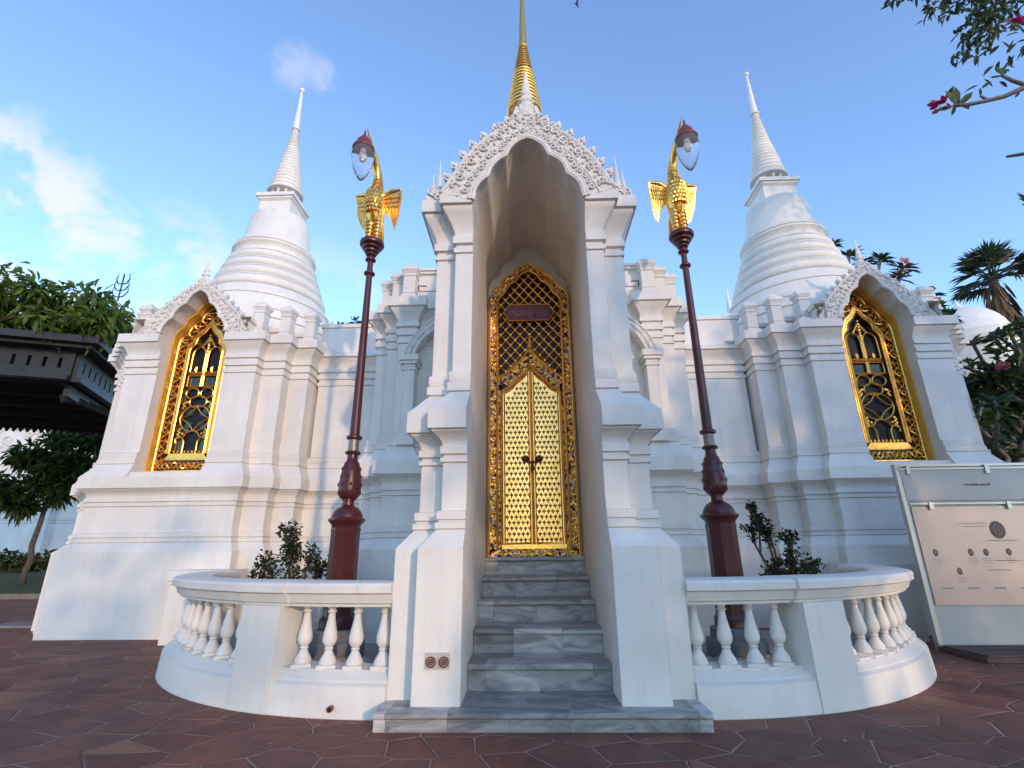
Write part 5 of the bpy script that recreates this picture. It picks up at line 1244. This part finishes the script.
lv((3.42, -.3, 4.24), (.25, 0, .9), .09, .025, 1); lv((3.45, -.3, 4.315), (.7, 0, .55), .12, .028, 1); lv((3.64, -.3, 4.44), (-.85, 0, -.25), .09, .03, 1); lv((3.64, -.3, 4.43), (-1, 0, -.05), .10, .028, 0)
lv((3.64, -.3, 4.435), (-.3, -.1, .9), .09, .055, 0); lv((3.64, -.3, 4.435), (.3, -.1, .9), .085, .06, 0); lv((3.72, -.3, 4.27), (-.6, 0, -.6), .08, .02, 1)
t2 = Vector((3.96, -.3, 4.88))
for k in range(9): lv(t2, (-.9+.15*k, -.2, .6-.22*k), .20, .075, k % 2)
for k in range(6): flower(lf, t2+Vector((-.06, 0, .10))+rand_dir(rd)*.035, rd, .042, 2)
t3 = Vector((3.52, -.3, 3.2))
for k in range(8): lv(t3, (-.85+.1*k, -.2, .75-.24*k), .21, .065, k % 2)
tk.build('trunk', 'frangi_bark', FB, normals=False); lf.build('crown', ['leaf_frangi', 'leaf_dark', 'magenta'], FB, normals=False)

# big fine-leaved tree beyond the right edge; its twigs show in the top right corner
OT = thing('shade_tree', 'fine-leaved tree overhanging the top right corner of the picture', 'tree', (9.6, .6, 0))
tk = MB(); lf = MB(); rd = random.Random(40)
limb(tk, (9.6, .6, 0), (9.3, .8, 5.0), .28, .2, rd, .05); limb(tk, (9.3, .8, 5.0), (7.2, 1.4, 8.6), .14, .06, rd, .08); limb(tk, (9.3, .8, 5.0), (10.5, .2, 9.0), .14, .06, rd, .08)
for e in ((5.0, 1.5, 8.0), (5.4, 1.5, 7.68), (5.72, 1.5, 7.28), (5.64, 1.5, 6.98), (6.3, 1.5, 8.3), (5.5, 1.5, 8.3), (6.0, 1.5, 7.9), (5.2, 1.5, 8.15)):
    P = limb(tk, (7.2, 1.4, 8.6), e, .03, .008, rd, .10)
    clumps(lf, [e, P[-2]], 46, .17, .13, .045, rd, 2, .8, .3); clumps(lf, [P[-3]], 30, .2, .13, .045, rd, 2)
clumps(lf, [(rd.uniform(6.6, 11.5), rd.uniform(-1, 2.4), rd.uniform(7.6, 10.4)) for k in range(60)], 26, .5, .2, .07, rd, 2)
tk.build('trunk', 'bark', OT, normals=False); lf.build('crown', ['leaf_dark', 'leaf_olive'], OT, normals=False)

# palm far right
PT = thing('fan_palm', 'tall fan palm with a skirt of dead fronds beyond the right chapel', 'palm', (14.62, 11, 0))
tk = MB(); tk.tube([(14.62, 11, 0), (14.4, 11, 4), (14.62, 11, 7.8), (14.62, 11, 8.95)], [.2, .17, .15, .13], 10); tk.build('trunk', 'bark', PT)
lf = MB(); rd = random.Random(6)
for k in range(30):
    an = 2*pi*k/30*2.9; el = rd.uniform(-.55, 1.25); d = Vector((math.cos(an)*math.cos(el), math.sin(an)*math.cos(el), math.sin(el))); c = Vector((14.62, 11, 8.95))+d*rd.uniform(.45, .72)
    lf.tube([(14.62, 11, 8.9), c], [.03, .015], 5)
    sd_ = d.cross(Vector((0, 0, 1))).normalized(); uu = sd_.cross(d)
    for j in range(17):
        a = (j-8)*.155; g_ = (d*math.cos(a)+sd_*math.sin(a)+uu*.12*rd.uniform(-1, 1)).normalized(); lf.leaf(c, g_, uu, rd.uniform(.52, .72), .062, 0, .2, .30*rd.random())
lf.build('crown', 'leaf_palm', PT, normals=False)
sk = MB()
for k in range(110):
    an = rd.uniform(0, 2*pi); z = rd.uniform(7.6, 8.8); sk.leaf((14.62+.2*math.cos(an), 11+.2*math.sin(an), z), (math.cos(an)*.28, math.sin(an)*.28, -1), (math.cos(an), math.sin(an), 0), rd.uniform(.5, .9), .11, 0)
sk.build('dead_frond_skirt', 'thatch', PT, normals=False)

DB = thing('domed_pavilion', 'white domed building behind the right chapel below the palm', 'building', (13.2, 10.6, 0))
mb = MB(); mb.lathe([(1.5, 0), (1.5, 6.3), (1.62, 6.35), (1.62, 6.5), (1.45, 6.55), (1.45, 6.75)], 13.2, 10.9, 24); mb.build('drum_wall', 'plaster', DB)
mb = MB(); mb.lathe([(1.0*math.cos(a)+.02, 6.75+1.1*math.sin(a)) for a in np.linspace(0, pi/2, 12)], 13.2, 10.9, 32); mb.build('dome', 'plaster', DB)
mb = MB(); mb.lathe([(.16, 7.8), (.20, 7.86), (.12, 7.92), (.05, 8.05), (.01, 8.2)], 13.2, 10.9, 12); mb.build('cap_finial', 'plaster', DB)
# slim white chedi far behind, its tip seen left of the right stupa
mb = MB(); mb.lathe([(.9, 0), (.9, 6), (.5, 6.6), (.35, 7.4), (.13, 8.0), (.12, 8.3), (.11, 8.5), (.08, 8.52), (.09, 8.7), (.06, 8.72), (.07, 8.9), (.04, 8.95), (.035, 9.15), (.01, 9.4)], 6.82, 12, 16)
mb.build('slim_chedi', 'plaster', label='slim white spire just left of the right stupa, far behind', category='spire', org=(6.82, 12, 0))
# treetop showing over the left linking wall
tree('rear_tree', 'treetop just showing over the wall between hall and left chapel', (-6.2, 13.5, 0), (-6.2, 13.5, 5.5), [(-6.9, 13.5, 8.9), (-6.2, 13.5, 8.85), (-7.4, 13.6, 8.6), (-6.5, 13.4, 8.3)], [.55, .5, .4, .6], 40, .26, .09, ['leaf', 'leaf_dark'], 51, .16)

# ---- trees behind the camera, to the right of the visitor: they cast the dappled shade
def shade_tree(label, base, crown, rad, nclump, per, seed, L_=.34, flat=.8):
    rd = random.Random(seed); o = thing('shade_tree', label, 'tree', base); tk = MB(); lf = MB()
    limb(tk, base, (base[0], base[1], crown[2]-rad*.4), .25, .16, rd, .05); c = []
    for k in range(nclump):
        d = rand_dir(rd); q = Vector(crown)+Vector((d.x, d.y, d.z*flat))*rad*rd.random()**.4; c.append(q)
        if k % 3 == 0: tk.tube([(base[0], base[1], crown[2]-rad*.4), (Vector(crown)+q)/2, q], [.07, .05, .02], 5, caps=False)
    clumps(lf, c, per, rad*.2, L_, L_*.4, rd, 2, .8)
    tk.build('trunk', 'bark', o, normals=False); lf.build('crown', ['leaf_dark', 'leaf'], o, normals=False)
shade_tree('broad dense shade tree behind the visitor at right', (10.6, -6.0, 0), (10.4, -6.0, 4.7), 2.9, 85, 46, 61, flat=1.0)
shade_tree('open shade tree behind the visitor nearer the path', (5.9, -7.6, 0), (6.3, -7.6, 4.0), 2.35, 62, 40, 62, flat=1.05)
shade_tree('sparse small tree behind the visitor at left', (1.6, -9.0, 0), (1.6, -9.0, 3.4), 1.9, 13, 26, 63, flat=1.0)

shade_tree('unseen bushy tree behind the visitor, added to shade the steps', (4.95, -7.3, 0), (4.95, -7.3, 2.2), 1.15, 40, 50, 64, flat=.9)  # out of view, added so that its low crown shades the steps
for k, (x, y, z, r) in enumerate(((-9, -20, 7, 6.0),)):
    shade_tree(('unseen dense tree far behind the visitor at left, added to dim the sky light',)[k], (x, y, 0), (x, y, z), r, 90, 60, 80+k, L_=.9, flat=.95)  # out of view, added to hold back sky light from the front
# a bird high over the porch
mb = MB(); bx0 = Vector((4.55, 25, 42.2)); mb.xf = lambda p: bx0+(p-bx0)*.6
mb.tube([bx0+Vector((-.35, 0, -.05)), bx0, bx0+Vector((.4, 0, .12))], [.03, .09, .02], 6)
for q in (-1, 1): mb.add([bx0+Vector((.12, q*.05, .05)), bx0+Vector((.3, q*.5, .30)), bx0+Vector((.55, q*.9, .38)), bx0+Vector((.1, q*.5, .22)), bx0+Vector((-.12, q*.05, .02))], [(0, 1, 2, 3, 4)], 0, False)
mb.build('flying_bird', 'bird', label='small dark bird flying high above the porch', category='bird', org=tuple(bx0))
